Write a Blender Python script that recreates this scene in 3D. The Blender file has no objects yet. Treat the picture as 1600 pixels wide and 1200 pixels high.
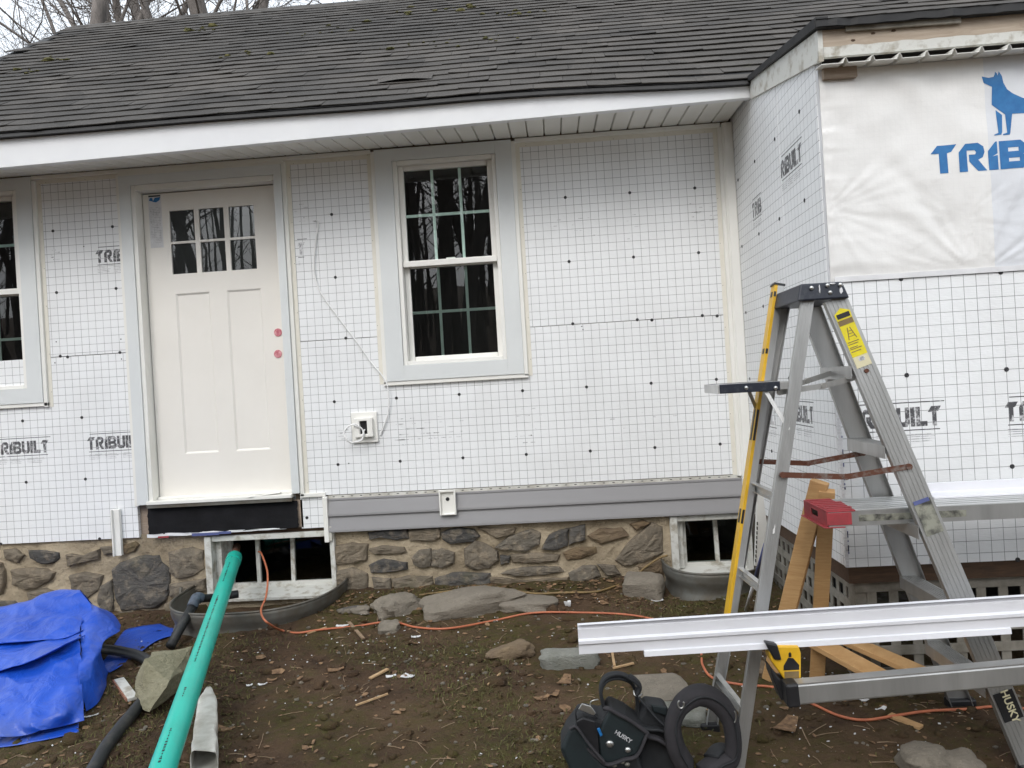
import bpy, bmesh, math, random
from mathutils import Vector, Matrix, noise
random.seed(7)
R = math.radians
scene = bpy.context.scene
C = scene.collection

# ------------------------------------------------------------------ camera
CAM = Vector((1.4504, -4.98385, 1.34654))
FPX = 1224.12
_y, _p, _r = R(-3.39754), R(-0.00302), R(-3.37428)
FW = Vector((math.sin(_y)*math.cos(_p), math.cos(_y)*math.cos(_p), math.sin(_p)))
RT0 = Vector((math.cos(_y), -math.sin(_y), 0)); UP0 = RT0.cross(FW)
RT = RT0*math.cos(_r) + UP0*math.sin(_r); UP = -RT0*math.sin(_r) + UP0*math.cos(_r)
cam_d = bpy.data.cameras.new('camera'); cam = bpy.data.objects.new('camera', cam_d); C.objects.link(cam)
cam_d.sensor_width = 36.0; cam_d.lens = FPX/1600*36.0; cam_d.clip_start = .05; cam_d.clip_end = 900
M = Matrix((RT, UP, -FW)).transposed().to_4x4(); M.translation = CAM
cam.matrix_world = M
scene.camera = cam
# ------------------------------------------------------------------ sky, sun, exposure
SUN_EL, SUN_AZ = 40, 196          # azimuth clockwise from +Y, the sun stands behind the camera
w = bpy.data.worlds.new('World'); scene.world = w; w.use_nodes = True
nt = w.node_tree; nt.nodes.clear()
wo = nt.nodes.new('ShaderNodeOutputWorld'); bg = nt.nodes.new('ShaderNodeBackground')
sk = nt.nodes.new('ShaderNodeTexSky'); sk.sky_type = 'NISHITA'; sk.sun_disc = False
sk.sun_elevation = R(SUN_EL); sk.sun_rotation = R(SUN_AZ); sk.air_density = 1.0; sk.dust_density = 5.0; sk.ozone_density = 1.0
hs = nt.nodes.new('ShaderNodeHueSaturation'); hs.inputs['Saturation'].default_value = .30; hs.inputs['Value'].default_value = 1.0
cl = nt.nodes.new('ShaderNodeMix'); cl.data_type = 'RGBA'; cl.inputs[0].default_value = .72; cl.inputs[7].default_value = (6.1, 6.6, 7.15, 1)      # even high cloud over the sky
nt.links.new(sk.outputs[0], hs.inputs['Color']); nt.links.new(hs.outputs[0], cl.inputs[6]); nt.links.new(cl.outputs[2], bg.inputs[0]); nt.links.new(bg.outputs[0], wo.inputs[0])
bg.inputs[1].default_value = .15
sd = bpy.data.lights.new('sun', 'SUN'); sd.energy = 1.4; sd.angle = R(30); sd.color = (1, .975, .95)
sun = bpy.data.objects.new('sun', sd); C.objects.link(sun)
_a = R(SUN_AZ); sv = Vector((math.sin(_a)*math.cos(R(SUN_EL)), math.cos(_a)*math.cos(R(SUN_EL)), math.sin(R(SUN_EL))))
sun.rotation_euler = sv.to_track_quat('Z', 'Y').to_euler(); sun.location = (0, -6, 9)
scene.view_settings.view_transform = 'Standard'; scene.view_settings.look = 'None'
scene.view_settings.exposure = 0.76; scene.view_settings.gamma = 1.0; scene.view_settings.use_curve_mapping = False
scene.render.resolution_x, scene.render.resolution_y = 1024, 768

# ------------------------------------------------------------------ from the photograph's measure to metres
def ray(px, py): return FW + RT*((px-800)/FPX) - UP*((py-600)/FPX)
def PY(px, py, y=0.0): d = ray(px, py); return CAM + d*((y-CAM.y)/d.y)
def PX(px, py, x): d = ray(px, py); return CAM + d*((x-CAM.x)/d.x)
def PZ(px, py, z): d = ray(px, py); return CAM + d*((z-CAM.z)/d.z)
def nz(x, y, z=0): return noise.noise(Vector((x, y, z)))
def gz(x, y):
    yy = min(max(y, -14), .3)
    h = .045 + .058*yy
    if y < -2.4: h = .045-.058*2.4 + .02*(yy+2.4)
    t = max(0, min(1, (-.55-x)/.6)); h -= .05*t*max(0, min(1, (y+2.2)/1.2))          # a hollow by the tarp
    t = max(0, 1-abs(y+.1)/.45); h += .05*t*(1 if .05 < x < 2 else 0)*min(1, max(0, (x-.05)/.3))*min(1, max(0, (2-x)/.2))  # spoil banked against the wall
    for wx, wrx, wry, am in ((-.475, .47, .64, .045), (2.325, .285, .42, .05)):
        e = math.hypot((x-wx)/wrx, y/wry)
        if .9 < e < 1.9: h += am*max(0, 1-abs(e-1.12)/.6)*min(1, max(0, (x-wx)/wrx+.9))
        if e < .97: h -= .05
    if abs(x-.8) < 7 and -6 < y < 1:
        h += .024*nz(x*1.7, y*1.7, 1) + .013*nz(x*6, y*6, 2) + .009*nz(x*15, y*15, 3) + .006*abs(nz(x*34, y*34, 5))
    return h
def PG(px, py, dz=0):
    z = 0
    for _ in range(12): p = PZ(px, py, z+dz); z = gz(p.x, p.y)
    p.z = z + dz; return p
B_Y, SIDE_X = -1.592, 2.619       # the bump-out's front face and its left side face

# ------------------------------------------------------------------ mesh helpers
WL = {}
class MB:
    def __init__(s): s.v = []; s.f = []; s.m = []
    def add(s, vs, fs):
        n = len(s.v); s.v += [tuple(q) for q in vs]; s.f += [tuple(i+n for i in f) for f in fs]; return s
    def box(s, c, d, rot=None):
        hx, hy, hz = d[0]/2, d[1]/2, d[2]/2
        vs = [Vector((x, y, z)) for x in (-hx, hx) for y in (-hy, hy) for z in (-hz, hz)]
        if rot: vs = [rot @ q for q in vs]
        c = Vector(c)
        return s.add([q+c for q in vs], [(0,1,3,2), (4,6,7,5), (0,4,5,1), (2,3,7,6), (0,2,6,4), (1,5,7,3)])
    def bx(s, x0, x1, y0, y1, z0, z1): return s.box(((x0+x1)/2, (y0+y1)/2, (z0+z1)/2), (abs(x1-x0), abs(y1-y0), abs(z1-z0)))
    def beam(s, p, q, w_, d_, side=(0, 1, 0)):
        p, q = Vector(p), Vector(q); a = (q-p).normalized(); sd_ = Vector(side); sd_ = (sd_ - a*sd_.dot(a)).normalized(); u = a.cross(sd_)
        vs = [e + u*(w_/2*i) + sd_*(d_/2*j) for e in (p, q) for i, j in ((-1,-1), (1,-1), (1,1), (-1,1))]
        return s.add(vs, [(0,3,2,1), (4,5,6,7), (0,1,5,4), (1,2,6,5), (2,3,7,6), (3,0,4,7)])
    def channel(s, p, q, web, fl, t, side=(0, 1, 0), wdir=None):
        """U-section from p to q: the web's outer face looks to -side, flanges go along +side"""
        p, q = Vector(p), Vector(q); a = (q-p).normalized(); sd_ = Vector(side); sd_ = (sd_ - a*sd_.dot(a)).normalized(); u = a.cross(sd_)
        pr = [(-web/2, 0), (web/2, 0), (web/2, fl), (web/2-t, fl), (web/2-t, t), (-web/2+t, t), (-web/2+t, fl), (-web/2, fl)]
        n = 8; vs = [e + u*i + sd_*j for e in (p, q) for i, j in pr]
        return s.add(vs, [(i, (i+1) % n, n+(i+1) % n, n+i) for i in range(n)] + [(0,7,6,5), (0,5,4,1), (1,4,3,2), (8,13,14,15), (8,9,12,13), (9,10,11,12)])
    def prism(s, poly, off):
        n = len(poly); off = Vector(off); poly = [Vector(q) for q in poly]
        return s.add(poly + [q+off for q in poly], [tuple(range(n))[::-1], tuple(range(n, 2*n))] + [(i, (i+1) % n, n+(i+1) % n, n+i) for i in range(n)])
    def tube(s, pts, r, n=8, cap=True):
        pts = [Vector(q) for q in pts]; k = len(pts); rs = r if isinstance(r, (list, tuple)) else [r]*k
        vs = []; t0 = (pts[1]-pts[0]).normalized(); nrm = t0.orthogonal().normalized()
        for i in range(k):
            t = (pts[min(i+1, k-1)]-pts[max(i-1, 0)]).normalized()
            nrm = (nrm - t*nrm.dot(t)).normalized(); b = t.cross(nrm)
            for j in range(n):
                a = 2*math.pi*j/n; vs.append(pts[i] + (nrm*math.cos(a) + b*math.sin(a))*rs[i])
        fs = [(i*n+j, i*n+(j+1) % n, (i+1)*n+(j+1) % n, (i+1)*n+j) for i in range(k-1) for j in range(n)]
        if cap: fs += [tuple(range(n))[::-1], tuple(range((k-1)*n, k*n))]
        return s.add(vs, fs)
    def pipe(s, p, q, ro, ri, n=24):
        p, q = Vector(p), Vector(q); a = (q-p).normalized(); u = a.orthogonal().normalized(); b = a.cross(u); vs = []
        for e, r in ((p, ro), (q, ro), (q, ri), (p, ri)):
            for j in range(n): t = 2*math.pi*j/n; vs.append(e + (u*math.cos(t)+b*math.sin(t))*r)
        return s.add(vs, [(k*n+j, k*n+(j+1) % n, ((k+1) % 4)*n+(j+1) % n, ((k+1) % 4)*n+j) for k in range(4) for j in range(n)])
    def grid(s, fn, nu, nv):
        vs = [fn(i/nu, j/nv) for j in range(nv+1) for i in range(nu+1)]; k = nu+1
        return s.add(vs, [(j*k+i, j*k+i+1, (j+1)*k+i+1, (j+1)*k+i) for j in range(nv) for i in range(nu)])
    def ball(s, c, r, seed=0, amp=.0, fr=2., n=10, flat=0.):
        c = Vector(c); r = Vector(r) if not isinstance(r, (int, float)) else Vector((r, r, r)); vs = []; m = n//2+1
        for i in range(m+1):
            th = math.pi*i/m
            for j in range(n):
                ph = 2*math.pi*j/n; d = Vector((math.sin(th)*math.cos(ph), math.sin(th)*math.sin(ph), math.cos(th)))
                if flat: d = Vector([math.copysign(abs(t)**(1-flat), t) for t in d])
                k = 1 + amp*noise.noise(d*fr+Vector((seed*7.1, seed*3.3, seed)))
                vs.append(c + Vector((d.x*r.x, d.y*r.y, d.z*r.z))*k)
        return s.add(vs, [(i*n+j, (i+1)*n+j, (i+1)*n+(j+1) % n, i*n+(j+1) % n) for i in range(m) for j in range(n)])
    def mesh(s, name, mat, origin=(0, 0, 0), smooth=False):
        me = bpy.data.meshes.new(name); o = Vector(origin)
        me.from_pydata([tuple(Vector(q)-o) for q in s.v], [], s.f); me.validate(); me.update()
        bm = bmesh.new(); bm.from_mesh(me); bmesh.ops.remove_doubles(bm, verts=bm.verts, dist=1e-6); bmesh.ops.recalc_face_normals(bm, faces=bm.faces); bm.to_mesh(me); bm.free()
        if mat: me.materials.append(mat)
        if smooth: me.polygons.foreach_set('use_smooth', [True]*len(me.polygons))
        return me
    def build(s, name, mat, parent=None, origin=None, smooth=False, bevel=0, seg=2):
        if origin is None: origin = WL[parent.name] if parent else Vector((0, 0, 0))
        origin = Vector(origin)
        o = bpy.data.objects.new(name, s.mesh(name, mat, origin, smooth)); C.objects.link(o)
        place(o, origin, parent)
        if bevel:
            b = o.modifiers.new('bevel', 'BEVEL'); b.width = bevel; b.segments = seg; b.limit_method = 'ANGLE'; b.angle_limit = R(35)
        return o
def place(o, wl, parent=None):
    wl = Vector(wl); WL[o.name] = wl
    if parent: o.parent = parent; o.location = wl - WL[parent.name]
    else: o.location = wl
def tag(o, label=None, cat=None, group=None, kind=None):
    if label: o['label'] = label
    if cat: o['category'] = cat
    if group: o['group'] = group
    if kind: o['kind'] = kind
    return o
def thing(name, label, cat, loc=(0, 0, 0), group=None):
    o = bpy.data.objects.new(name, None); C.objects.link(o); o.empty_display_size = .1
    place(o, loc); return tag(o, label, cat, group)
def group_part(name, parent, loc=None):
    o = bpy.data.objects.new(name, None); C.objects.link(o); o.empty_display_size = .1
    place(o, loc if loc is not None else WL[parent.name], parent); return o
def inst(name, me, parent, wl, rot=(0, 0, 0), scale=(1, 1, 1)):
    o = bpy.data.objects.new(name, me); C.objects.link(o); place(o, wl, parent); o.rotation_euler = rot; o.scale = scale; return o
def spline(pts, k=8):
    pts = [Vector(p) for p in pts]; out = []; n = len(pts)
    for i in range(n-1):
        a, b, c, d = pts[max(i-1, 0)], pts[i], pts[i+1], pts[min(i+2, n-1)]
        for j in range(k):
            t = j/k; out.append(.5*((2*b) + (c-a)*t + (2*a-5*b+4*c-d)*t*t + (3*b-a-3*c+d)*t**3))
    out.append(pts[-1]); return out

# ------------------------------------------------------------------ materials
def base(name):
    m = bpy.data.materials.new(name); m.use_nodes = True; t = m.node_tree; p = t.nodes['Principled BSDF']; return m, t, p
def N(t, k, **kw):
    n = t.nodes.new(k)
    for a, b in kw.items(): setattr(n, a, b)
    return n
def mth(t, op, a, b=None, c=None):
    n = N(t, 'ShaderNodeMath', operation=op)
    for i, q in enumerate((a, b, c)):
        if q is None: continue
        if isinstance(q, (int, float)): n.inputs[i].default_value = q
        else: t.links.new(q, n.inputs[i])
    return n.outputs[0]
def mix(t, fac, a, b):
    n = N(t, 'ShaderNodeMix', data_type='RGBA')
    for i, q in ((0, fac), (6, a), (7, b)):
        if isinstance(q, (int, float)): n.inputs[i].default_value = q
        elif isinstance(q, tuple): n.inputs[i].default_value = (*q, 1) if len(q) == 3 else q
        else: t.links.new(q, n.inputs[i])
    return n.outputs[2]
def ntex(t, scale, detail=4, rough=.6, co=None, stretch=None, dist=0, obj=False):
    n = N(t, 'ShaderNodeTexNoise'); n.inputs['Scale'].default_value = scale; n.inputs['Detail'].default_value = detail; n.inputs['Roughness'].default_value = rough; n.inputs['Distortion'].default_value = dist
    if co is None: co = N(t, 'ShaderNodeTexCoord').outputs['Object'] if obj else N(t, 'ShaderNodeNewGeometry').outputs['Position']
    if stretch:
        mp = N(t, 'ShaderNodeMapping'); mp.inputs['Scale'].default_value = stretch; t.links.new(co, mp.inputs[0]); co = mp.outputs[0]
    t.links.new(co, n.inputs['Vector']); return n.outputs['Fac']
def ramp(t, f, a, b, ca=None, cb=None):
    n = N(t, 'ShaderNodeMapRange', clamp=True); n.inputs[1].default_value = a; n.inputs[2].default_value = b; t.links.new(f, n.inputs[0]); return n.outputs[0]
def bump(t, p, h, strength=.3, dist=.01):
    b = N(t, 'ShaderNodeBump'); b.inputs['Strength'].default_value = strength; b.inputs['Distance'].default_value = dist; t.links.new(h, b.inputs['Height']); t.links.new(b.outputs[0], p.inputs['Normal'])
def pm(name, c1, c2=None, rough=.6, scale=6, metal=0, b=0, bs=60, bd=.004, stretch=None, lo=.35, hi=.65, detail=5, spec=.5, obj=False, rnd=0):
    m, t, p = base(name); c2 = c2 or tuple(x*.82 for x in c1)
    f = ramp(t, ntex(t, scale, detail, stretch=stretch, obj=obj), lo, hi); col = mix(t, f, c1, c2)
    if rnd:
        oi = N(t, 'ShaderNodeObjectInfo'); hv = N(t, 'ShaderNodeHueSaturation'); t.links.new(col, hv.inputs['Color'])
        t.links.new(mth(t, 'MULTIPLY_ADD', oi.outputs['Random'], rnd*2, 1-rnd), hv.inputs['Value']); col = hv.outputs[0]
    t.links.new(col, p.inputs['Base Color']); p.inputs['Roughness'].default_value = rough; p.inputs['Metallic'].default_value = metal; p.inputs['Specular IOR Level'].default_value = spec
    if b: bump(t, p, ntex(t, bs, 6, .65, stretch=stretch, obj=obj), b, bd)
    return m
def grid_mat(name, a, b):
    m, t, p = base(name); co = N(t, 'ShaderNodeTexCoord').outputs['Object']; s = N(t, 'ShaderNodeSeparateXYZ'); t.links.new(co, s.inputs[0])
    def line(o):
        q = mth(t, 'MULTIPLY', o, 1/.0508); q = mth(t, 'ADD', q, 400.5); q = mth(t, 'FRACT', q); q = mth(t, 'SUBTRACT', q, .5); q = mth(t, 'ABSOLUTE', q)
        return mth(t, 'LESS_THAN', q, .019)
    l = mth(t, 'MAXIMUM', line(s.outputs[a]), line(s.outputs[b]))
    fade = ramp(t, ntex(t, 5, 4), .25, .6); l = mth(t, 'MULTIPLY', l, mth(t, 'MULTIPLY_ADD', fade, .3, .7))
    dirt = ramp(t, ntex(t, 2.2, 5, .6), .45, .8)
    wht = mix(t, dirt, (.86, .87, .875), (.76, .765, .765))
    fib = ntex(t, 240, 2, .5, stretch=(.15, .15, 1))
    wht = mix(t, mth(t, 'MULTIPLY', fib, .16), wht, (.55, .56, .58))
    t.links.new(mix(t, l, wht, (.12, .12, .125)), p.inputs['Base Color']); p.inputs['Roughness'].default_value = .40; p.inputs['Specular IOR Level'].default_value = .35
    bump(t, p, mth(t, 'ADD', mth(t, 'MULTIPLY', ntex(t, 9, 4), 4.), fib), .42, .002)
    return m
def wood_mat(name, c1, c2, axis=(1, 1, 12), rough=.65, sc=9):
    m, t, p = base(name)
    f = ramp(t, ntex(t, sc, 7, .65, stretch=axis, dist=1.2, obj=True), .3, .7); col = mix(t, f, c1, c2)
    k = ramp(t, ntex(t, 5, 3, obj=True), .62, .75); col = mix(t, mth(t, 'MULTIPLY', k, .4), col, tuple(x*.45 for x in c2))
    t.links.new(col, p.inputs['Base Color']); p.inputs['Roughness'].default_value = rough
    bump(t, p, ntex(t, sc*4, 5, stretch=axis, obj=True), .2, .002); return m
def glass_mat(name, tint=(.9, .95, .93), ior=1.75):
    m, t, p = base(name); t.nodes.remove(p); o = t.nodes['Material Output']
    tr = N(t, 'ShaderNodeBsdfTransparent'); tr.inputs[0].default_value = (*tint, 1); g = N(t, 'ShaderNodeBsdfGlossy'); g.inputs['Roughness'].default_value = .0
    fr = N(t, 'ShaderNodeFresnel'); fr.inputs[0].default_value = ior
    b = N(t, 'ShaderNodeBump'); b.inputs['Strength'].default_value = .016; b.inputs['Distance'].default_value = .02
    t.links.new(ntex(t, 2.5, 2), b.inputs['Height']); t.links.new(b.outputs[0], g.inputs['Normal'])
    mx = N(t, 'ShaderNodeMixShader'); t.links.new(fr.outputs[0], mx.inputs[0]); t.links.new(tr.outputs[0], mx.inputs[1]); t.links.new(g.outputs[0], mx.inputs[2]); t.links.new(mx.outputs[0], o.inputs[0]); return m

M_ = {}
M_['grid_xz'] = grid_mat('insulation_film_front', 0, 2); M_['grid_yz'] = grid_mat('insulation_film_side', 1, 2)
M_['vinyl'] = pm('white_vinyl', (.84, .83, .79), (.79, .78, .73), .38, 3, b=.05, bs=8, bd=.01)
M_['vinyl_dirty'] = pm('soiled_vinyl', (.66, .65, .60), (.34, .31, .25), .5, 9, b=.2, bs=24, lo=.4, hi=.75)
M_['coil'] = pm('white_aluminium_coil', (.86, .87, .88), (.82, .83, .85), .33, 2.5, b=.06, bs=3, bd=.02)
M_['trim'] = pm('white_trim', (.74, .74, .77), (.69, .69, .72), .36, 4, b=.05, bs=6, bd=.01)
M_['casing'] = pm('grey_aluminium_casing', (.70, .72, .715), (.665, .685, .685), .38, 3, b=.06, bs=4, bd=.02)
M_['door'] = pm('cream_door_paint', (.82, .79, .735), (.79, .76, .705), .36, 2.2, b=.04, bs=12, bd=.003)
M_['muntin_green'] = pm('pale_green_grille', (.66, .82, .75), None, .4)
M_['sash'] = pm('white_sash', (.86, .85, .81), (.82, .81, .77), .34, 4)
M_['glass'] = glass_mat('window_glass'); M_['glass_dirty'] = glass_mat('dusty_glass', (.5, .55, .52), 1.45)
M_['dark'] = pm('painted_shade', (.012, .012, .012), (.02, .018, .016), .9)  # near-black colour standing in for shade indoors and in hidden gaps
M_['basement'] = pm('painted_cellar_shade', (.008, .012, .012), (.015, .02, .02), .8)  # cellar shade put into the colour
M_['siding'] = pm('grey_vinyl_siding', (.285, .28, .285), (.265, .26, .265), .5, 4, b=.12, bs=70, stretch=(.2, 1, 2), bd=.001)
M_['felt'] = pm('black_felt_paper', (.006, .006, .007), (.011, .011, .013), .8, 6, b=.4, bs=9, bd=.01, spec=.2)
M_['black'] = pm('black_plastic', (.012, .012, .014), (.02, .02, .022), .4)
M_['black_edge'] = pm('black_drip_edge', (.010, .010, .011), (.022, .021, .021), .6, 9, b=.3, bs=30)
M_['ink'] = None
def ink(name, c, worn):
    m, t, p = base(name); f = ramp(t, ntex(t, 38, 6, .75), worn-.08, worn+.08)
    t.links.new(mix(t, f, c, (.70, .70, .71)), p.inputs['Base Color']); p.inputs['Roughness'].default_value = .5; return m
M_['ink'] = ink('worn_grey_print', (.07, .07, .075), .58); M_['ink_faint'] = ink('rubbed_print', (.22, .22, .23), .47)
M_['ink_line'] = ink('grey_print_line', (.05, .05, .055), .63)
M_['ink_small'] = ink('small_grey_print', (.30, .30, .31), .5)
M_['blue_ink'] = pm('blue_print', (.012, .13, .36), (.02, .17, .42), .4, 30)
M_['blue_pen'] = pm('blue_marks', (.10, .12, .28), None, .5)
M_['wood_new'] = wood_mat('new_pine', (.58, .36, .165), (.46, .255, .10))
M_['wood_x'] = wood_mat('new_pine_lengthwise', (.52, .33, .16), (.40, .23, .10), (1, 6, 6))
M_['wood_old'] = wood_mat('weathered_wood', (.40, .33, .26), (.27, .20, .15), (1, 8, 12), .8)
M_['wood_dark'] = wood_mat('dark_old_timber', (.10, .055, .03), (.05, .03, .018), (1, 8, 10), .85)
M_['paint_old'] = pm('peeling_white_paint', (.62, .62, .58), (.36, .33, .27), .6, 14, b=.5, bs=40, lo=.5, hi=.66)
M_['lattice'] = pm('grey_lattice_wood', (.32, .30, .26), (.17, .155, .125), .85, 9, b=.3, bs=40)
M_['alu'] = pm('worn_aluminium', (.50, .50, .49), (.36, .36, .35), .42, 14, .75, b=.12, bs=90, stretch=(1, 1, .12), lo=.3, hi=.75)
M_['alu_bright'] = pm('bare_aluminium', (.66, .66, .65), (.5, .5, .49), .34, 10, .8, stretch=(.1, 1, 1))
M_['galv'] = pm('galvanised_steel', (.165, .165, .15), (.105, .085, .06), .6, 7, .45, b=.1, bs=40, lo=.35, hi=.7)
M_['rust'] = pm('rusty_steel', (.12, .045, .025), (.23, .21, .19), .75, 40, .2, b=.4, bs=90, lo=.5, hi=.75)
M_['steel'] = pm('bright_steel', (.6, .6, .58), None, .3, 20, .9)
M_['cap'] = pm('blue_black_plastic', (.012, .016, .028), (.06, .065, .07), .45, 40, b=.15, bs=80, lo=.55, hi=.85)
M_['yellow'] = pm('yellow_paint', (.72, .42, .02), (.62, .36, .02), .4, 20)
M_['label_yellow'] = pm('yellow_sticker', (.78, .66, .01), (.70, .58, .02), .5, 60)
M_['label_cream'] = pm('cream_sticker', (.74, .68, .45), None, .5)
M_['red'] = pm('red_spray_paint', (.36, .04, .05), (.26, .035, .04), .6, 24, b=.1, bs=120)
M_['teal'] = pm('teal_pvc', (.010, .45, .35), (.018, .36, .275), .36, 4, b=.06, bs=30, lo=.45, hi=.72)
M_['rubber'] = pm('black_poly_pipe', (.016, .018, .02), (.06, .055, .048), .55, 12, b=.2, bs=50, lo=.5, hi=.75)
M_['orange'] = pm('orange_cord_jacket', (.50, .155, .07), (.40, .12, .06), .5, 30)
M_['brown_cord'] = pm('brown_cord_jacket', (.24, .16, .06), (.16, .11, .05), .6, 30)
M_['white_cord'] = pm('white_cable_jacket', (.86, .86, .85), None, .4)
M_['nylon'] = pm('black_nylon', (.012, .0135, .016), (.02, .022, .025), .72, 20, b=.5, bs=420, bd=.001)
M_['nylon_teal'] = pm('dark_green_nylon', (.006, .011, .013), (.008, .016, .018), .65, 20, b=.4, bs=420, bd=.001)
M_['pad'] = pm('charcoal_padding', (.035, .032, .036), (.022, .021, .024), .85, 12, b=.5, bs=260, bd=.0015)
M_['pink'] = pm('pink_tape', (.48, .10, .14), (.70, .36, .38), .5, 50)
M_['paper'] = pm('white_paper', (.76, .76, .77), None, .6)
M_['chalk'] = pm('white_scrap', (.78, .78, .78), (.62, .62, .62), .5, 30)
M_['brick'] = pm('brick_red', (.30, .12, .07), (.36, .2, .13), .85, 30, b=.3, bs=80)
M_['leaf'] = pm('dead_leaves', (.10, .055, .03), (.27, .165, .085), .8, 45)
M_['chip'] = pm('wood_chips', (.48, .34, .19), (.36, .22, .11), .75, 40)
M_['twig'] = pm('twigs', (.20, .13, .08), (.30, .22, .14), .8, 40)
M_['moss'] = pm('moss', (.052, .055, .012), (.12, .105, .035), .9, 25)
M_['bark'] = pm('grey_bark', (.17, .15, .137), (.085, .077, .071), .9, 7, b=.8, bs=30, stretch=(1, 1, .25), bd=.02)
def mortar_m():
    m, t, p = base('old_mortar'); a = ntex(t, 5, 6, .65); f = ntex(t, 60, 5, .7)
    c = mix(t, ramp(t, a, .35, .65), (.52, .43, .305), (.37, .30, .205)); c = mix(t, ramp(t, f, .55, .75), c, (.2, .165, .125)); c = mix(t, ramp(t, ntex(t, 2.1, 4), .55, .75), c, (.20, .155, .095))
    t.links.new(c, p.inputs['Base Color']); p.inputs['Roughness'].default_value = .9
    bump(t, p, mth(t, 'ADD', f, mth(t, 'MULTIPLY', ntex(t, 17, 6, .7), 2.)), .9, .012); return m
M_['mortar'] = mortar_m()
def stone_m(name, a, b_, c_, bsc=22, smear=0):
    m, t, p = base(name); oi = N(t, 'ShaderNodeObjectInfo')
    col = mix(t, ramp(t, ntex(t, 9, 7, .7, dist=.6), .35, .65), a, b_); col = mix(t, mth(t, 'MULTIPLY', oi.outputs['Random'], .85), col, c_)
    col = mix(t, ramp(t, ntex(t, 45, 5, .75), .6, .8), col, tuple(x*1.7 for x in a)); col = mix(t, mth(t, 'MULTIPLY', ramp(t, ntex(t, 4, 5), .58, .75), .5), col, (.09, .085, .035))
    if smear: col = mix(t, mth(t, 'MULTIPLY', ramp(t, ntex(t, 13, 6, .7), .50, .62), smear), col, (.42, .34, .24))
    t.links.new(col, p.inputs['Base Color']); p.inputs['Roughness'].default_value = .85
    bump(t, p, mth(t, 'ADD', ntex(t, bsc, 8, .7, stretch=(1, 1, 2.2)), mth(t, 'MULTIPLY', ntex(t, 90, 4, .7), .35)), .9, .02); return m
M_['stone'] = stone_m('fieldstone', (.175, .155, .125), (.10, .09, .074), (.22, .175, .12), smear=.4)
M_['slate'] = stone_m('dark_slate_stone', (.085, .082, .078), (.05, .048, .047), (.115, .105, .092), smear=.3)
M_['tan_stone'] = stone_m('tan_layered_stone', (.26, .185, .10), (.15, .10, .06), (.2, .15, .1), 40)
M_['rock'] = stone_m('grey_ground_rock', (.27, .235, .185), (.15, .13, .10), (.23, .2, .16))
M_['granite'] = stone_m('pale_granite', (.30, .30, .265), (.20, .205, .18), (.24, .24, .2), 60)
M_['cement'] = stone_m('mossy_concrete', (.30, .28, .19), (.19, .175, .105), (.27, .24, .16), 30)
def soil_m():
    m, t, p = base('bare_soil'); n1 = ntex(t, 1.6, 6, .62); n2 = ntex(t, 11, 7, .7); n3 = ntex(t, 75, 5, .75)
    c = mix(t, ramp(t, n2, .35, .68), (.092, .055, .031), (.042, .026, .016)); c = mix(t, ramp(t, n1, .42, .62), c, (.112, .070, .041))
    mo = mth(t, 'MULTIPLY', ramp(t, ntex(t, 1.25, 5, .65), .45, .58), ramp(t, ntex(t, 26, 6, .75), .36, .60)); c = mix(t, mth(t, 'MULTIPLY', mo, .85), c, (.068, .064, .014))
    c = mix(t, ramp(t, n3, .66, .74), c, (.16, .125, .085)); c = mix(t, ramp(t, ntex(t, 190, 2, .5), .72, .77), c, (.34, .30, .25))
    t.links.new(c, p.inputs['Base Color']); p.inputs['Roughness'].default_value = .95; p.inputs['Specular IOR Level'].default_value = .25
    bump(t, p, mth(t, 'ADD', mth(t, 'MULTIPLY', n2, 2.), mth(t, 'MULTIPLY', n3, .6)), 1., .02); return m
M_['soil'] = soil_m()
def shingle_m():
    m, t, p = base('asphalt_shingle'); oi = N(t, 'ShaderNodeObjectInfo')
    c = mix(t, ramp(t, ntex(t, 1.1, 5, .6), .35, .65), (.058, .051, .044), (.036, .033, .030)); c = mix(t, ramp(t, ntex(t, 300, 3, .7), .4, .75), c, (.082, .075, .068))
    cell = N(t, 'ShaderNodeTexVoronoi'); cell.inputs['Scale'].default_value = 3.6; t.links.new(N(t, 'ShaderNodeNewGeometry').outputs['Position'], cell.inputs['Vector'])
    sep = N(t, 'ShaderNodeSeparateXYZ'); t.links.new(cell.outputs['Color'], sep.inputs[0])
    v = mth(t, 'ADD', mth(t, 'MULTIPLY', oi.outputs['Random'], .42), mth(t, 'MULTIPLY', sep.outputs[0], .36))
    hv = N(t, 'ShaderNodeHueSaturation'); t.links.new(c, hv.inputs['Color']); t.links.new(mth(t, 'ADD', v, .62), hv.inputs['Value']); c = hv.outputs[0]
    c = mix(t, mth(t, 'MULTIPLY', ramp(t, ntex(t, 7, 6, .7), .66, .76), .7), c, (.075, .07, .03))
    c = mix(t, mth(t, 'MULTIPLY', ramp(t, ntex(t, 22, 4, .7), .70, .75), .8), c, (.02, .02, .018))
    t.links.new(c, p.inputs['Base Color']); p.inputs['Roughness'].default_value = .9; bump(t, p, ntex(t, 420, 3, .7), .5, .002); return m
M_['shingle'] = shingle_m()
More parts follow.
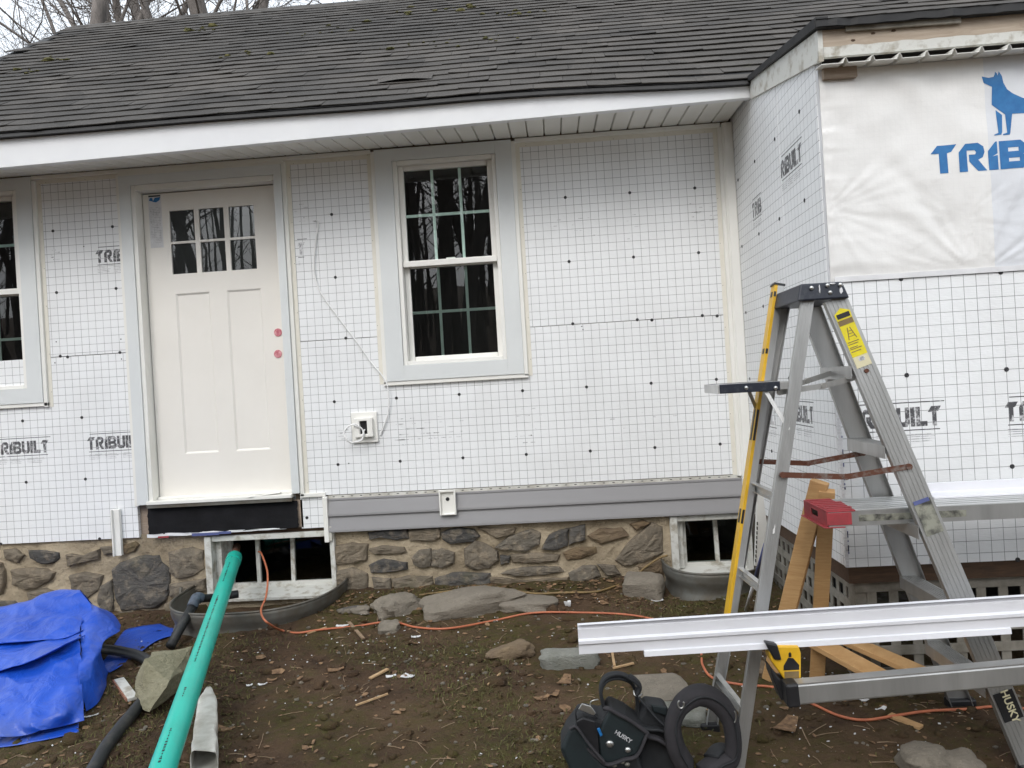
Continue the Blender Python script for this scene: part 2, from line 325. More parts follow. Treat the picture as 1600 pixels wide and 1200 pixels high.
def tarp_m():
    m, t, p = base('blue_poly_tarp'); c = mix(t, ramp(t, ntex(t, 4, 4), .35, .65), (.008, .062, .42), (.011, .085, .54))
    d = ramp(t, ntex(t, 3.2, 7, .7), .52, .74); c = mix(t, mth(t, 'MULTIPLY', d, .55), c, (.12, .15, .30)); c = mix(t, mth(t, 'MULTIPLY', ramp(t, ntex(t, 9, 6, .7), .68, .76), .6), c, (.13, .11, .10))
    t.links.new(c, p.inputs['Base Color']); p.inputs['Roughness'].default_value = .36
    bump(t, p, mth(t, 'ADD', ntex(t, 9, 4, .5, dist=.8), mth(t, 'MULTIPLY', ntex(t, 30, 3), .12)), .5, .03); return m
M_['tarp'] = tarp_m()
def wrap_m():
    m, t, p = base('woven_house_wrap'); g = ntex(t, 1.6, 5); c = mix(t, ramp(t, g, .35, .65), (.84, .83, .81), (.77, .76, .74))
    co = N(t, 'ShaderNodeTexCoord').outputs['Object']; s = N(t, 'ShaderNodeSeparateXYZ'); t.links.new(co, s.inputs[0])
    def line(o):
        q = mth(t, 'FRACT', mth(t, 'MULTIPLY_ADD', o, 1/.022, 400.5)); return mth(t, 'LESS_THAN', mth(t, 'ABSOLUTE', mth(t, 'SUBTRACT', q, .5)), .05)
    l = mth(t, 'MAXIMUM', line(s.outputs[0]), line(s.outputs[2])); c = mix(t, mth(t, 'MULTIPLY', l, .10), c, (.6, .6, .6))
    # the foil-faced board that shows through the sheet on the right
    edge = mth(t, 'GREATER_THAN', s.outputs[0], .615); c = mix(t, mth(t, 'MULTIPLY', edge, .5), c, (.60, .64, .72))
    t.links.new(c, p.inputs['Base Color']); p.inputs['Roughness'].default_value = .33
    bump(t, p, ntex(t, 24, 5, .6), .25, .006); return m
M_['wrap'] = wrap_m()

# ================================================================== THE GROUND
def axis(lo, hi, step, far):
    a = []; v = lo
    while v < hi: a.append(v); v += step
    a.append(hi); s = step; l = lo; r = hi; L = []; Rr = []
    while r < far: s *= 1.35; r += s; Rr.append(r); l -= s; L.append(l)
    return L[::-1] + a + Rr
gx, gy = axis(-2.9, 3.9, .019, 300), axis(-3.0, .14, .019, 300)
gm = MB(); k = len(gx)
gm.v = [(x, y, gz(x, y)) for y in gy for x in gx]
gm.f = [(j*k+i, j*k+i+1, (j+1)*k+i+1, (j+1)*k+i) for j in range(len(gy)-1) for i in range(k-1)]
ground = tag(gm.build('ground', M_['soil'], smooth=True), kind='structure')

# ================================================================== THE HOUSE
house = thing('house', 'small white house being re-sided, grid-printed insulation boards, stone foundation and dark shingle roof', 'house', (.8, .2, 0))
SEAM = 1.701; TOPZ = 2.90
# --- sheathing behind the boards, with the openings left open
sh = MB()
DX0, DX1, DZ0, DZ1 = -1.26, -.30, .66, 2.80           # door opening
WX0, WX1, WZ0, WZ1 = .462, 1.143, 1.495, 2.825        # window opening
LWX = -3.172                                          # the left window stands this far to the left
for x0, x1, z0, z1 in ((-3.0, LWX+WX0+.0, .49, 3.0), (LWX+WX1, DX0, .49, 3.0), (DX1, WX0, .49, 3.0), (WX1, 2.60, .49, 3.0),
                       (DX0, DX1, .49, DZ0), (DX0, DX1, DZ1, 3.0), (WX0, WX1, .49, WZ0), (WX0, WX1, WZ1, 3.0), (LWX+WX0, LWX+WX1, .49, WZ0), (LWX+WX0, LWX+WX1, WZ1, 3.0)):
    sh.bx(x0, x1, .032, .19, z0, z1)
sh.build('wall', M_['wood_old'], house)

def board(name, poly, origin, dots=(), y0=0.0, t=.03):
    """insulation board facing the camera: a polygon in (x, z), its grid counted from origin"""
    b = MB().prism([(x, y0, z) for x, z in poly], (0, t, 0)).build(name, M_['grid_xz'], house, origin=(origin[0], y0, origin[1]))
    for x, z in dots: inst('fastener', FAST, b, (x, y0, z), (R(90), 0, 0))
    return b
fm = MB(); n = 12
for r_, z_ in ((.0098, 0), (.0098, .002), (.006, .0035), (.0025, .0015)): fm.v += [(r_*math.cos(6.28318*i/n), r_*math.sin(6.28318*i/n), z_) for i in range(n)]
fm.f = [(q*n+i, q*n+(i+1) % n, (q+1)*n+(i+1) % n, (q+1)*n+i) for q in range(3) for i in range(n)] + [tuple(range(3*n, 4*n))]
FAST = fm.mesh('fastener', M_['black'])
G8 = .4064
def lat(ox, oz, ni, nj): return [(ox+G8*i, oz+G8*j) for i in ni for j in nj]
def rect(x0, x1, z0, z1): return [(x0, z0), (x1, z0), (x1, z1), (x0, z1)]
Z0 = 1.30
b_ll = board('insulation_board', rect(-3.0, -1.352, .485, SEAM-.002), (-2.0988, Z0-.0069), lat(-2.0988, Z0-.0069, (0, 1), (0, -1)) + [(-2.0988-.20, .487), (-1.62, .489), (-1.765, SEAM-.004)])
b_ul = board('insulation_board', rect(-1.935, -1.352, SEAM+.002, TOPZ-.03), (-1.8144, Z0+1.2321), lat(-1.8144, Z0+1.2321, (0, 1), (0, -1)) + lat(-1.8144, SEAM+.004, (0, 1), (0,)))
b_ml = board('insulation_board', [(-.243, .70), (2.56, .70), (2.56, SEAM-.002), (1.262, SEAM-.002), (1.262, 1.383), (.335, 1.383), (.335, SEAM-.002), (-.243, SEAM-.002)], (0, Z0),
             lat(0, Z0, range(0, 7), (0, -1)) + lat(2.06, SEAM-.004, (0, 1), (0,)))
b_md = board('insulation_board', rect(-.243, .34, SEAM+.002, TOPZ-.03), (.005, Z0+1.2074), lat(.055, Z0+1.2074, (0,), (0, -1)) + [(.10, SEAM+.004)])
b_ur = board('insulation_board', rect(1.255, 2.56, SEAM+.002, TOPZ-.03), (1.5623, Z0+1.2074), lat(1.5623, Z0+1.2074, (0, 1, 2), (0, -1)) + lat(1.5623, SEAM+.004, (0, 1, 2), (0,)))
b_ov = board('insulation_board', rect(-1.352, -.243, 2.872, TOPZ), (-1.8144, Z0+1.2321))
board('insulation_board', rect(-3.0, -2.842, SEAM+.002, TOPZ-.03), (-1.8144, Z0+1.2321))
b_sm = board('insulation_board', rect(-.262, -.105, .492, .698), (-.2, .52), [(-.225, .56)])
for bb, px, py, s_ in ((b_ll, 86, 567, 1), (b_ll, 190, 561, 1), (b_ul, 88, 534, 1), (b_ul, 189, 530, 1), (b_ml, 909, 510, 1), (b_ml, 911, 515, 1), (b_ul, 131, 385, 1), (b_ml, 545, 724, .7), (b_ml, 830, 680, .7)):
    p = PY(px, py); inst('nail', FAST, bb, (p.x, 0, p.z), (R(90), 0, 0), (.4, .4, 1))

# bump-out boards
sb_o = PX(1257.2, 313.1, SIDE_X)
def side_board(y0, y1, dots):
    b = MB().prism([(SIDE_X, y0, .49), (SIDE_X, y1, .49), (SIDE_X, y1, 2.905+(y1+.49)*.228), (SIDE_X, y0, 2.905+(y0+.49)*.228)], (.03, 0, 0)).build('insulation_board', M_['grid_yz'], house, origin=(SIDE_X, sb_o.y, sb_o.z))
    for y, z in dots: inst('fastener', FAST, b, (SIDE_X, y, z), (R(90), 0, R(-90)))
    return b
yS = -.985
b_s1 = side_board(-.002, yS+.003, lat(sb_o.y+G8*2, sb_o.z, (0, 1), (-3, -2, -1, 0, 1)))
b_s2 = side_board(yS-.003, B_Y+.0302, lat(sb_o.y, sb_o.z, (0, 1), (-2, -1, 0, 1)))
MB().bx(SIDE_X-.002, SIDE_X+.02, yS-.0029, yS+.0029, .49, 2.78).build('seam_edge', M_['paper'], house)
fr_o = PY(1407.7, 435.6, B_Y)
b_fr = board('insulation_board', rect(SIDE_X+.002, 4.9, .487, fr_o.z+.004), (fr_o.x, fr_o.z), lat(fr_o.x, fr_o.z, range(0, 5), (0, -1, -2)) + lat(fr_o.x, .489, (0, 1, 2), (0,)), y0=B_Y)
MB().bx(SIDE_X+.035, 4.9, B_Y+.032, -.01, .50, 2.5).build('bump_out_core', M_['wood_old'], house)
cf = MB()                                              # the rough cut foam corner with blue marks
for i in range(60):
    z = .495+i*.0148; cf.box((SIDE_X+.003+.002*random.random(), B_Y-.001, z), (.012+.008*random.random(), .004, .013))
tag(cf.build('cut_foam_corner', M_['paper'], house), kind='stuff')
bm_ = MB()
for i in range(22): z = .55+random.random()*.8; bm_.box((SIDE_X+.012, B_Y-.0045, z), (.004, .0012, .006+.02*random.random()))
tag(bm_.build('blue_pen_marks', M_['blue_pen'], house), kind='stuff')

# --- printing on the boards
LET = {
 'T': (1.0, [[(0, .71), (.28, 1), (1.0, 1), (.80, .75), (.64, .71), (.64, 0), (.32, 0), (.32, .71)]]),
 'R': (1.06, [[(0, 0), (0, .70), (.27, .99), (.76, 1), (.96, .86), (1.0, .66), (.92, .48), (.74, .40), (1.06, 0), (.70, 0), (.40, .36), (.40, .60), (.64, .60), (.68, .68), (.62, .75), (.32, .75), (.32, 0)]]),
 'I1': (.36, [[(0, 0), (0, .68), (.30, 1), (.36, 1), (.36, .58), (.16, .48), (.36, .52), (.36, 0)]]),
 'B': (1.06, [[(0, 0), (.33, 0), (.33, 1), (0, 1)], [(.33, 0), (.85, 0), (1.06, .18), (.74, .25), (.33, .25)], [(.33, .75), (.72, .75), (1.0, .84), (.82, 1), (.33, 1)],
              [(.33, .38), (.74, .38), (.90, .50), (.72, .61), (.33, .61)], [(.74, .25), (1.06, .18), (1.06, .36), (.90, .50), (.74, .38)], [(.72, .61), (.90, .50), (1.02, .62), (1.0, .84), (.72, .75)]]),
 'U': (1.0, [[(0, .2), (.33, .34), (.33, 1), (0, 1)], [(0, .2), (.2, 0), (.8, 0), (1.0, .2), (.67, .34), (.62, .25), (.38, .25), (.33, .34)], [(.67, .34), (1.0, .2), (1.0, 1), (.67, 1)]]),
 'I': (.34, [[(0, 0), (.34, 0), (.34, 1), (0, 1)]]),
 'L': (.85, [[(0, 0), (.85, 0), (.85, .25), (.33, .25), (.33, 1), (0, 1)]])}
WORD = ['T', 'R', 'I1', 'B', 'U', 'I', 'L', 'T']
def logo(parent, o, ux, h, mat, nrm, lo=-9, hi=9, sx=.66, bars=True, small=True, word=WORD, end=False, t=.0006, lmat='ink_line'):
    """the maker's name printed on a face: o = lower left of the first letter, ux = reading direction"""
    o, ux, nrm = Vector(o), Vector(ux), Vector(nrm); mb = MB(); uz = Vector((0, 0, 1))
    tot = sum(LET[c][0]+.07 for c in word)*h*sx
    if end: o = o - ux*tot
    cl = lambda u: min(max(u, lo), hi)
    def put(m, poly):
        q = [(cl(u), v) for u, v in poly]
        if max(u for u, v in q)-min(u for u, v in q) > 1e-4: m.prism([o + ux*u + uz*v for u, v in q], nrm*t)
    x = 0
    for c in word:
        wd, ps = LET[c]
        for p in ps: put(mb, [((x+u)*h*sx, v*h) for u, v in p])
        x += wd+.07
    out = []
    if mb.v: out.append(mb.build('printed_logo', M_[mat], parent))
    if bars:
        m2 = MB()
        put(m2, [(h*.25, 1.22*h), (tot*1.03, 1.22*h), (tot*1.03, 1.27*h), (h*.25, 1.27*h)]); put(m2, [(h*.12, -.20*h), (tot*.97, -.20*h), (tot*.97, -.15*h), (h*.12, -.15*h)])
        if m2.v: out.append(m2.build('printed_rule', M_[lmat], parent))
    if small:
        m3 = MB()
        for i in range(4):
            for a, b_ in ((.02, .26), (.30, .55), (.60, .92)):
                e = b_-.06*random.random(); v = (-.42-.12*i)*h; put(m3, [(tot*a, v), (tot*e, v), (tot*e, v+.035*h), (tot*a, v+.035*h)])
        if m3.v: out.append(m3.build('printed_small_text', M_['ink_small'], parent))
    return out
XR, FN = (1, 0, 0), (0, -1, 0)
H = .082
p = PY(137, 703); logo(b_ll, p, XR, H, 'ink', FN, hi=-1.353-p.x)
p = PY(77.5, 706.5); logo(b_ll, p, XR, H, 'ink', FN, end=True)
p = PY(150, 411); logo(b_ul, p, XR, H, 'ink', FN, hi=-1.353-p.x)
p = PY(478, 398); logo(b_md, p, XR, H, 'ink_faint', FN, end=True, lo=.34)
p = PY(1318, 668, B_Y); p = PY(1473, 664, B_Y); logo(b_fr, p, XR, H, 'ink', FN, end=True, lo=SIDE_X+.003-(p.x-.45))
p = PY(1571, 659, B_Y); logo(b_fr, p, XR, H, 'ink', FN)
ST = (0, -1, 0); SN = (-1, 0, 0)
p = PX(1221, 279, SIDE_X); logo(b_s2, p, ST, H, 'ink', SN, word=WORD[1:])
p = PX(1176, 342, SIDE_X); logo(b_s1, p, ST, H, 'ink', SN, word=WORD[:4])
p = PX(1272, 663, SIDE_X); logo(b_s2, p, ST, H, 'ink', SN, end=True)
p = PX(1214, 665, SIDE_X); logo(b_s1, p, ST, H, 'ink_faint', SN, word=WORD[4:], end=True)
def smudge(parent, px0, py0, px1, py1, n_, y=0.0):
    m = MB(); a, b_ = PY(px0, py0, y), PY(px1, py1, y)
    for _ in range(n_):
        x = a.x+(b_.x-a.x)*random.random(); z = a.z+(b_.z-a.z)*round(random.random()*5)/5; m.box((x, y-.0003, z), (.004+.03*random.random(), .0006, .0025+.003*random.random()))
    tag(m.build('rubbed_print', M_['ink_faint'], parent), kind='stuff')
smudge(b_ml, 618, 655, 725, 690, 70); smudge(b_ml, 800, 640, 850, 690, 14); smudge(b_ml, 1140, 625, 1160, 662, 22); smudge(b_ml, 950, 640, 1060, 672, 10)
smudge(b_ur, 1080, 318, 1122, 350, 26); smudge(b_ur, 865, 335, 1000, 372, 14); smudge(b_ul, 74, 388, 92, 405, 9); smudge(b_ml, 530, 668, 545, 690, 10)
smudge(b_md, 460, 320, 480, 345, 8)

# --- trim: J-channels with nailing flanges
def jch(name, x0, z0, x1, z1, flange, wd=.026, y=-.02):
    """a length of channel along one edge; flange = (dx, dz) tells on which side the nailing strip lies"""
    g = group_part(name, house, (x0, 0, z0)); m = MB(); xa, xb, za, zb = min(x0, x1), max(x0, x1), min(z0, z1), max(z0, z1)
    if xb-xa < zb-za: m.bx(xa-wd/2, xa+wd/2, y, -.0005, za, zb)
    else: m.bx(xa, xb, y, -.0005, za-wd/2, za+wd/2)
    m.build('face', M_['vinyl'], g, bevel=.003)
    fl = MB(); s = .027; dx, dz = flange
    if dx: fl.bx(xa+dx*wd/2, xa+dx*(wd/2+s), -.003, -.0004, za, zb)
    elif dz: fl.bx(xa, xb, -.0042, -.0004, za+dz*wd/2, za+dz*(wd/2+s))
    if fl.v:
        f = fl.build('nailing_flange', M_['flange'], g); L = max(xb-xa, zb-za); k_ = int(L/.28)
        for i in range(k_+1):
            t_ = .06+i*.28+.05*random.random()
            if t_ > L: break
            q = (xa+dx*(wd/2+.02), 0, za+t_) if dx else (xa+t_, 0, za+dz*(wd/2+.02))
            inst('nail_head', FAST, f, (q[0], -.003, q[2]), (R(90), 0, 0), (.2, .2, .6))
    return g
M_['flange'] = pm('cream_vinyl_flange', (.78, .75, .67), (.74, .71, .62), .45, 20)
jch('j_channel', -1.920, 1.375, -1.920, 2.865, (1, 0)); jch('j_channel', -1.346, .69, -1.346, 2.865, (0, 0)); jch('j_channel', -1.345, 2.862, -.243, 2.862, (0, 1))
jch('j_channel', -.240, .70, -.240, 2.865, (1, 0)); jch('j_channel', .345, 1.393, .345, 2.885, (-1, 0)); jch('j_channel', 1.250, 1.393, 1.250, 2.885, (1, 0)); jch('j_channel', .332, 1.394, 1.263, 1.394, (0, 0))
jch('j_channel', -2.84, 1.394, -1.907, 1.394, (0, 0))
jch('ceiling_channel', -1.933, 2.886, .332, 2.886, (0, -1)); jch('ceiling_channel', 1.263, 2.886, 2.55, 2.886, (0, -1))
jch('j_channel', -.255, .706, -.090, .706, (0, 0)); jch('j_channel', -.092, .40, -.092, .692, (0, 0), wd=.03, y=-.035); jch('corner_channel', 2.545, .69, 2.545, 2.873, (-1, 0))
MB().bx(2.563, 2.6185, -.05, .0, .45, 2.89).build('corner_post', M_['vinyl'], house, bevel=.006)
MB().bx(2.556, 2.566, -.038, .0, .45, 2.89).build('corner_bead', M_['vinyl'], house)
MB().bx(-.082, -.060, -.028, .012, .41, .50).build('channel_foot', M_['vinyl_dirty'], house)
# loose strip hanging on the left
t_ = PY(184, 795); b_ = PY(187, 867)
MB().bx(t_.x-.024, t_.x+.024, -.03, -.004, b_.z, t_.z).bx(t_.x-.024, t_.x-.016, -.048, -.03, b_.z, t_.z).build('hanging_trim_strip', M_['vinyl'], house, bevel=.002)

# --- windows
def window(dx, label=None):
    g = group_part('window', house, (dx+.80, 0, 1.4))
    if label: g['label'] = label
    m = MB(); x0, x1, z0, z1 = dx+.357, dx+1.238, 1.407, 2.893; fx0, fx1, fz0, fz1 = dx+.470, dx+1.135, 1.505, 2.815; yb, yf = -.026, -.0006
    for a in ((x0, fx0, z0, z1), (fx1, x1, z0, z1), (fx0, fx1, fz1, z1), (fx0, fx1, z0, fz0)): m.bx(a[0], a[1], yb, yf, a[2], a[3])
    m.build('casing', M_['casing'], g, bevel=.002)
    m = MB(); ix0, ix1, iz0, iz1 = dx+.498, dx+1.108, 1.530, 2.788
    for a in ((fx0, ix0, fz0, fz1), (ix1, fx1, fz0, fz1), (ix0, ix1, iz1, fz1), (ix0, ix1, fz0, iz0)): m.bx(a[0]+.0005, a[1]-.0005, -.016, .10, a[2]+.0005, a[3]-.0005)
    m.build('frame', M_['sash'], g, bevel=.003)
    for zz0, zz1, ys, top in ((2.155, iz1, .018, True), (iz0, 2.150, .052, False)):
        s = MB(); gx0, gx1 = dx+.533, dx+1.073; ga, gb = (2.176, 2.757) if top else (1.559, 2.130)
        for a in ((ix0, gx0, zz0, zz1), (gx1, ix1, zz0, zz1), (gx0, gx1, gb, zz1), (gx0, gx1, zz0, ga)): s.bx(a[0]+.001, a[1]-.001, ys, ys+.03, a[2]+.001, a[3]-.001)
        if top: s.bx(ix0+.002, ix1-.002, ys-.014, ys, 2.135, 2.172)
        sa = s.build('sash', M_['sash'], g, bevel=.003)
        MB().add([(gx0-.004, ys+.012, ga-.004), (gx1+.004, ys+.012, ga-.004), (gx1+.004, ys+.012, gb+.004), (gx0-.004, ys+.012, gb+.004)], [(0, 1, 2, 3)]).build('pane', M_['glass'], sa)
        w_ = gx1-gx0
        for i in (1, 2): MB().bx(gx0+w_*i/3-.009, gx0+w_*i/3+.009, ys+.020, ys+.025, ga-.003, gb+.003).build('grille_bar', M_['muntin_green'], sa)
        zm = (ga+gb)/2; MB().bx(gx0-.003, gx1+.003, ys+.0196, ys+.0254, zm-.009, zm+.009).build('grille_bar', M_['muntin_green'], sa)
        if top: MB().bx(dx+.775, dx+.835, ys+.018, ys+.034, 2.172, 2.186).build('sash_lock', M_['sash'], sa, bevel=.003)
    MB().bx(dx+.40, dx+1.20, .75, .80, 1.3, 3.0).bx(dx+.40, dx+.42, .2, .75, 1.3, 3.0).bx(dx+1.18, dx+1.2, .2, .75, 1.3, 3.0).bx(dx+.42, dx+1.18, .2, .75, 1.3, 1.32).build('room_shade_box', M_['dark'], g)  # backing box painted near-black for the unlit room's shade
    return g
window(0, 'double-hung window between door and bump-out'); window(LWX, 'double-hung window cut off by the left edge')

# --- front door
dg = group_part('front_door', house, (-.78, 0, .66)); YS = .06
def DP(px, py): return PY(px, py, YS)
tl, br = DP(221.5, 301), DP(455.5, 768.5); sx0, sx1, sz0, sz1 = -1.228, -.312, .738, 2.745
m = MB()
for a in ((-1.333, -1.258, .70, 2.848), (-.302, -.254, .725, 2.848), (-1.258, -.302, 2.785, 2.848)): m.bx(a[0], a[1], -.034, -.0006, a[2], a[3])
m.build('casing', M_['casing'], dg, bevel=.002)
m = MB()
for a in ((-1.258, sx0-.002, .70, 2.785), (sx1+.002, -.302, .70, 2.785), (sx0-.002, sx1+.002, sz1+.004, 2.785)): m.bx(a[0]+.0005, a[1]-.0005, -.024, .11, a[2], a[3]-.0005)
m.build('jamb', M_['vinyl'], dg, bevel=.002)
MB().bx(sx0, sx1, .075, .12, sz0-.02, sz1+.004).build('weather_strip', M_['black'], dg)
# slab: stiles and rails around six lites and two sunk panels
lx = [(DP(265.3, 350).x, DP(304.7, 350).x), (DP(311.4, 350).x, DP(350.5, 350).x), (DP(356.8, 350).x, DP(397, 345).x)]
lx = [(-1.052, -.884), (-.852, -.684), (-.652, -.480)]; lz = [(2.417, 2.622), (2.202, 2.402)]
px_ = [(-1.040, -.808), (-.694, -.462)]; pz = (1.012, 2.072)
def slab_face(m):
    xs = [sx0+.003, lx[0][0], lx[0][1], lx[1][0], lx[1][1], lx[2][0], lx[2][1], sx1-.003]; zs = [2.14, lz[1][0], lz[1][1], lz[0][0], lz[0][1], sz1-.003]
    for i in range(7):
        for j in range(5):
            if i in (1, 3, 5) and j in (1, 3): continue
            m.bx(xs[i], xs[i+1], YS, .10, zs[j], zs[j+1])
    xs = [sx0+.003, px_[0][0], px_[0][1], px_[1][0], px_[1][1], sx1-.003]; zs = [sz0, pz[0], pz[1], 2.14]
    for i in range(5):
        for j in range(3): m.bx(xs[i], xs[i+1], YS+(.009 if (i in (1, 3) and j == 1) else 0), .10, zs[j], zs[j+1])
m = MB(); slab_face(m); slab = m.build('slab', M_['door'], dg)
for a in px_:
    q = MB(); w_ = .012                                  # sloped moulding round each sunk panel
    o_ = [(a[0], pz[0]), (a[1], pz[0]), (a[1], pz[1]), (a[0], pz[1])]; i_ = [(a[0]+w_, pz[0]+w_), (a[1]-w_, pz[0]+w_), (a[1]-w_, pz[1]-w_), (a[0]+w_, pz[1]-w_)]
    q.add([(x, YS+.0002, z) for x, z in o_] + [(x, YS+.0086, z) for x, z in i_], [(i, (i+1) % 4, 4+(i+1) % 4, 4+i) for i in range(4)]); q.build('panel_moulding', M_['door'], slab)
for a in lx:
    for c in lz:
        MB().add([(a[0], YS+.012, c[0]), (a[1], YS+.012, c[0]), (a[1], YS+.012, c[1]), (a[0], YS+.012, c[1])], [(0, 1, 2, 3)]).build('pane', M_['glass'], slab)
q = MB(); 
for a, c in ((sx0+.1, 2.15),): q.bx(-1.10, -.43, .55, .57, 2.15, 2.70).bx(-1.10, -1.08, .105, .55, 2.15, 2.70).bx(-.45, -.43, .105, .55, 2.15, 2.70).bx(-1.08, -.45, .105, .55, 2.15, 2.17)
q.build('hall_shade_box', M_['dark'], dg)  # the hall's darkness is painted onto this backing box
for py_ in (519.5, 553):
    p = DP(434.5, py_); m = MB(); m.tube([(p.x, YS+.002, p.z), (p.x, YS-.006, p.z)], .027, 16); lk = m.build('lock_hole_cover', M_['pink'], dg, bevel=.003)
p0, p1 = DP(231, 305.5), DP(256, 386.5)
st = MB().bx(p0.x, p0.x+.088, YS-.0012, YS-.0002, p1.z, p0.z).build('energy_sticker', M_['paper'], dg)
MB().bx(p0.x+.004, p0.x+.084, YS-.0018, YS-.0012, p0.z-.012, p0.z-.003).build('sticker_header', M_['black'], st)
MB().prism([(p0.x+a*.08+.006, YS-.0018, p0.z-.05+b_*.034) for a, b_ in ((0, .4), (.1, .95), (.3, .9), (.35, .3), (.5, .9), (.98, 1), (.9, .4), (.6, 0), (.4, .1), (.2, .3))], (0, .0005, 0)).build('sticker_map', M_['blue_ink'], st)
m = MB()
for i in range(22):
    z = p0.z-.085-i*.011
    if z > p1.z+.01: m.bx(p0.x+.008, p0.x+.080, YS-.0016, YS-.0012, z, z+.0022)
for i in range(4): m.bx(p0.x+.012+i*.02, p0.x+.0135+i*.02, YS-.00155, YS-.0012, p1.z+.02, p0.z-.10)
m.build('sticker_text', M_['ink_small'], st)
# threshold, felt paper, membrane
MB().bx(-1.262, -.30, -.055, .10, .700, .722).bx(-1.225, -.315, .03, .072, .722, .738).build('threshold', M_['vinyl'], dg, bevel=.003)
MB().bx(-1.262, -.30, -.05, -.003, .678, .6995).build('threshold_front', M_['galv'], dg)
p = PY(412, 771, -.03); MB().box((p.x, -.015, .726), (.20, .055, .005), Matrix.Rotation(R(-4), 3, 'Y') @ Matrix.Rotation(R(14), 3, 'Z')).bx(p.x-.05, p.x+.05, -.02, .005, .729, .733).build('vinyl_offcut', M_['vinyl'], dg, bevel=.001)
def felt(u, v):
    x = -1.277+1.0*u + .012*nz(v*5, 3); z = .676-.172*v + (.012*nz(u*6, 8) if v > .9 else 0); return (x, -.012-.008*v-.012*abs(nz(u*5, v*2, 5))*v, z)
MB().grid(felt, 50, 10).build('felt_paper', M_['felt'], house, smooth=True)
MB().bx(-1.27, -.25, .0, .03, .50, .68).build('rim_board', M_['wood_old'], house)
MB().bx(-.318, -.288, -.006, .0, .515, .600).build('bare_timber_patch', M_['wood_new'], house)
def memb(u, v):
    x = -1.285+.93*u; z = .507-.022*v*(1-.6*u)-.006*nz(u*9, 1); return (x, -.024-.006*nz(u*12, v), z)
MB().grid(memb, 40, 3).build('membrane_edge', M_['paper'], house, smooth=True)
MB().bx(-.98, -.80, -.034, -.031, .482, .500).bx(-.80, -.72, -.033, -.031, .487, .503).build('membrane_print', M_['blue_pen'], house)
MB().bx(-1.205, -1.135, -.036, -.033, .480, .492).build('membrane_red_mark', M_['red'], house)

# --- first courses of grey siding
sg = group_part('siding', house, (1.2, 0, .5))
for z0, z1, yo in ((.565, .662, 0), (.462, .571, -.001)):
    prof = [(-.012+yo, z1), (-.031+yo, z0+.012), (-.031+yo, z0), (-.006+yo, z0), (-.0008, z1)]
    MB().prism([(-.075, a, b_) for a, b_ in prof], (2.636, 0, 0)).build('siding_board', M_['siding'], sg)
MB().bx(-.075, 2.561, -.016, -.0008, .663, .676).build('siding_lock', M_['siding'], sg, bevel=.002)
fl = MB().bx(-.075, 2.561, -.004, -.0006, .677, .696).build('nailing_hem', M_['vinyl_dirty'], sg)
for i in range(44): inst('nail_slot', FAST, fl, (-.04+i*.06, -.004, .687), (R(90), 0, 0), (.9, .28, .2))
# vinyl mounting blocks
p0, p1 = PY(549, 645), PY(592, 690)
mk = group_part('light_mount_block', house, (p0.x, 0, p1.z))
cx, cz = (p0.x+p1.x)/2, (p0.z+p1.z)/2
MB().bx(p0.x, p1.x, -.02, -.0005, p1.z, p0.z).build('flange', M_['vinyl'], mk, bevel=.003)
m = MB(); ix, iz = .024, .042                             # raised frame with an open box in the middle
X_ = [cx-.060, cx-ix, cx+ix, cx+.060]; Z_ = [cz-.062, cz-iz, cz+iz, cz+.062]
for i in range(3):
    for j in range(3):
        if not (i == 1 and j == 1): m.bx(X_[i], X_[i+1], -.05, -.0205, Z_[j], Z_[j+1])
m.build('block', M_['vinyl'], mk, bevel=.004)
MB().bx(cx-ix, cx+ix, -.024, -.0203, cz-iz, cz+iz).build('box_opening', M_['black'], mk)
p0, p1 = PY(687, 763), PY(712, 800, -.04); mk2 = group_part('hose_mount_block', house, (p0.x, 0, p1.z)); x0, x1 = p0.x, p0.x+.105; z1, z0 = .698, .540
m = MB().bx(x0, x1, -.036, -.032, z0, z1).bx(x0, x0+.01, -.055, -.036, z0, z1).bx(x1-.01, x1, -.055, -.036, z0, z1).bx(x0+.01, x1-.01, -.055, -.036, z1-.012, z1).bx(x0+.01, x1-.01, -.052, -.036, z0, z0+.008)
m.build('block', M_['vinyl'], mk2, bevel=.002)
MB().tube([((x0+x1)/2, -.0365, z1-.058), ((x0+x1)/2, -.0395, z1-.058)], .012, 14).build('pipe_hole', M_['black'], mk2)

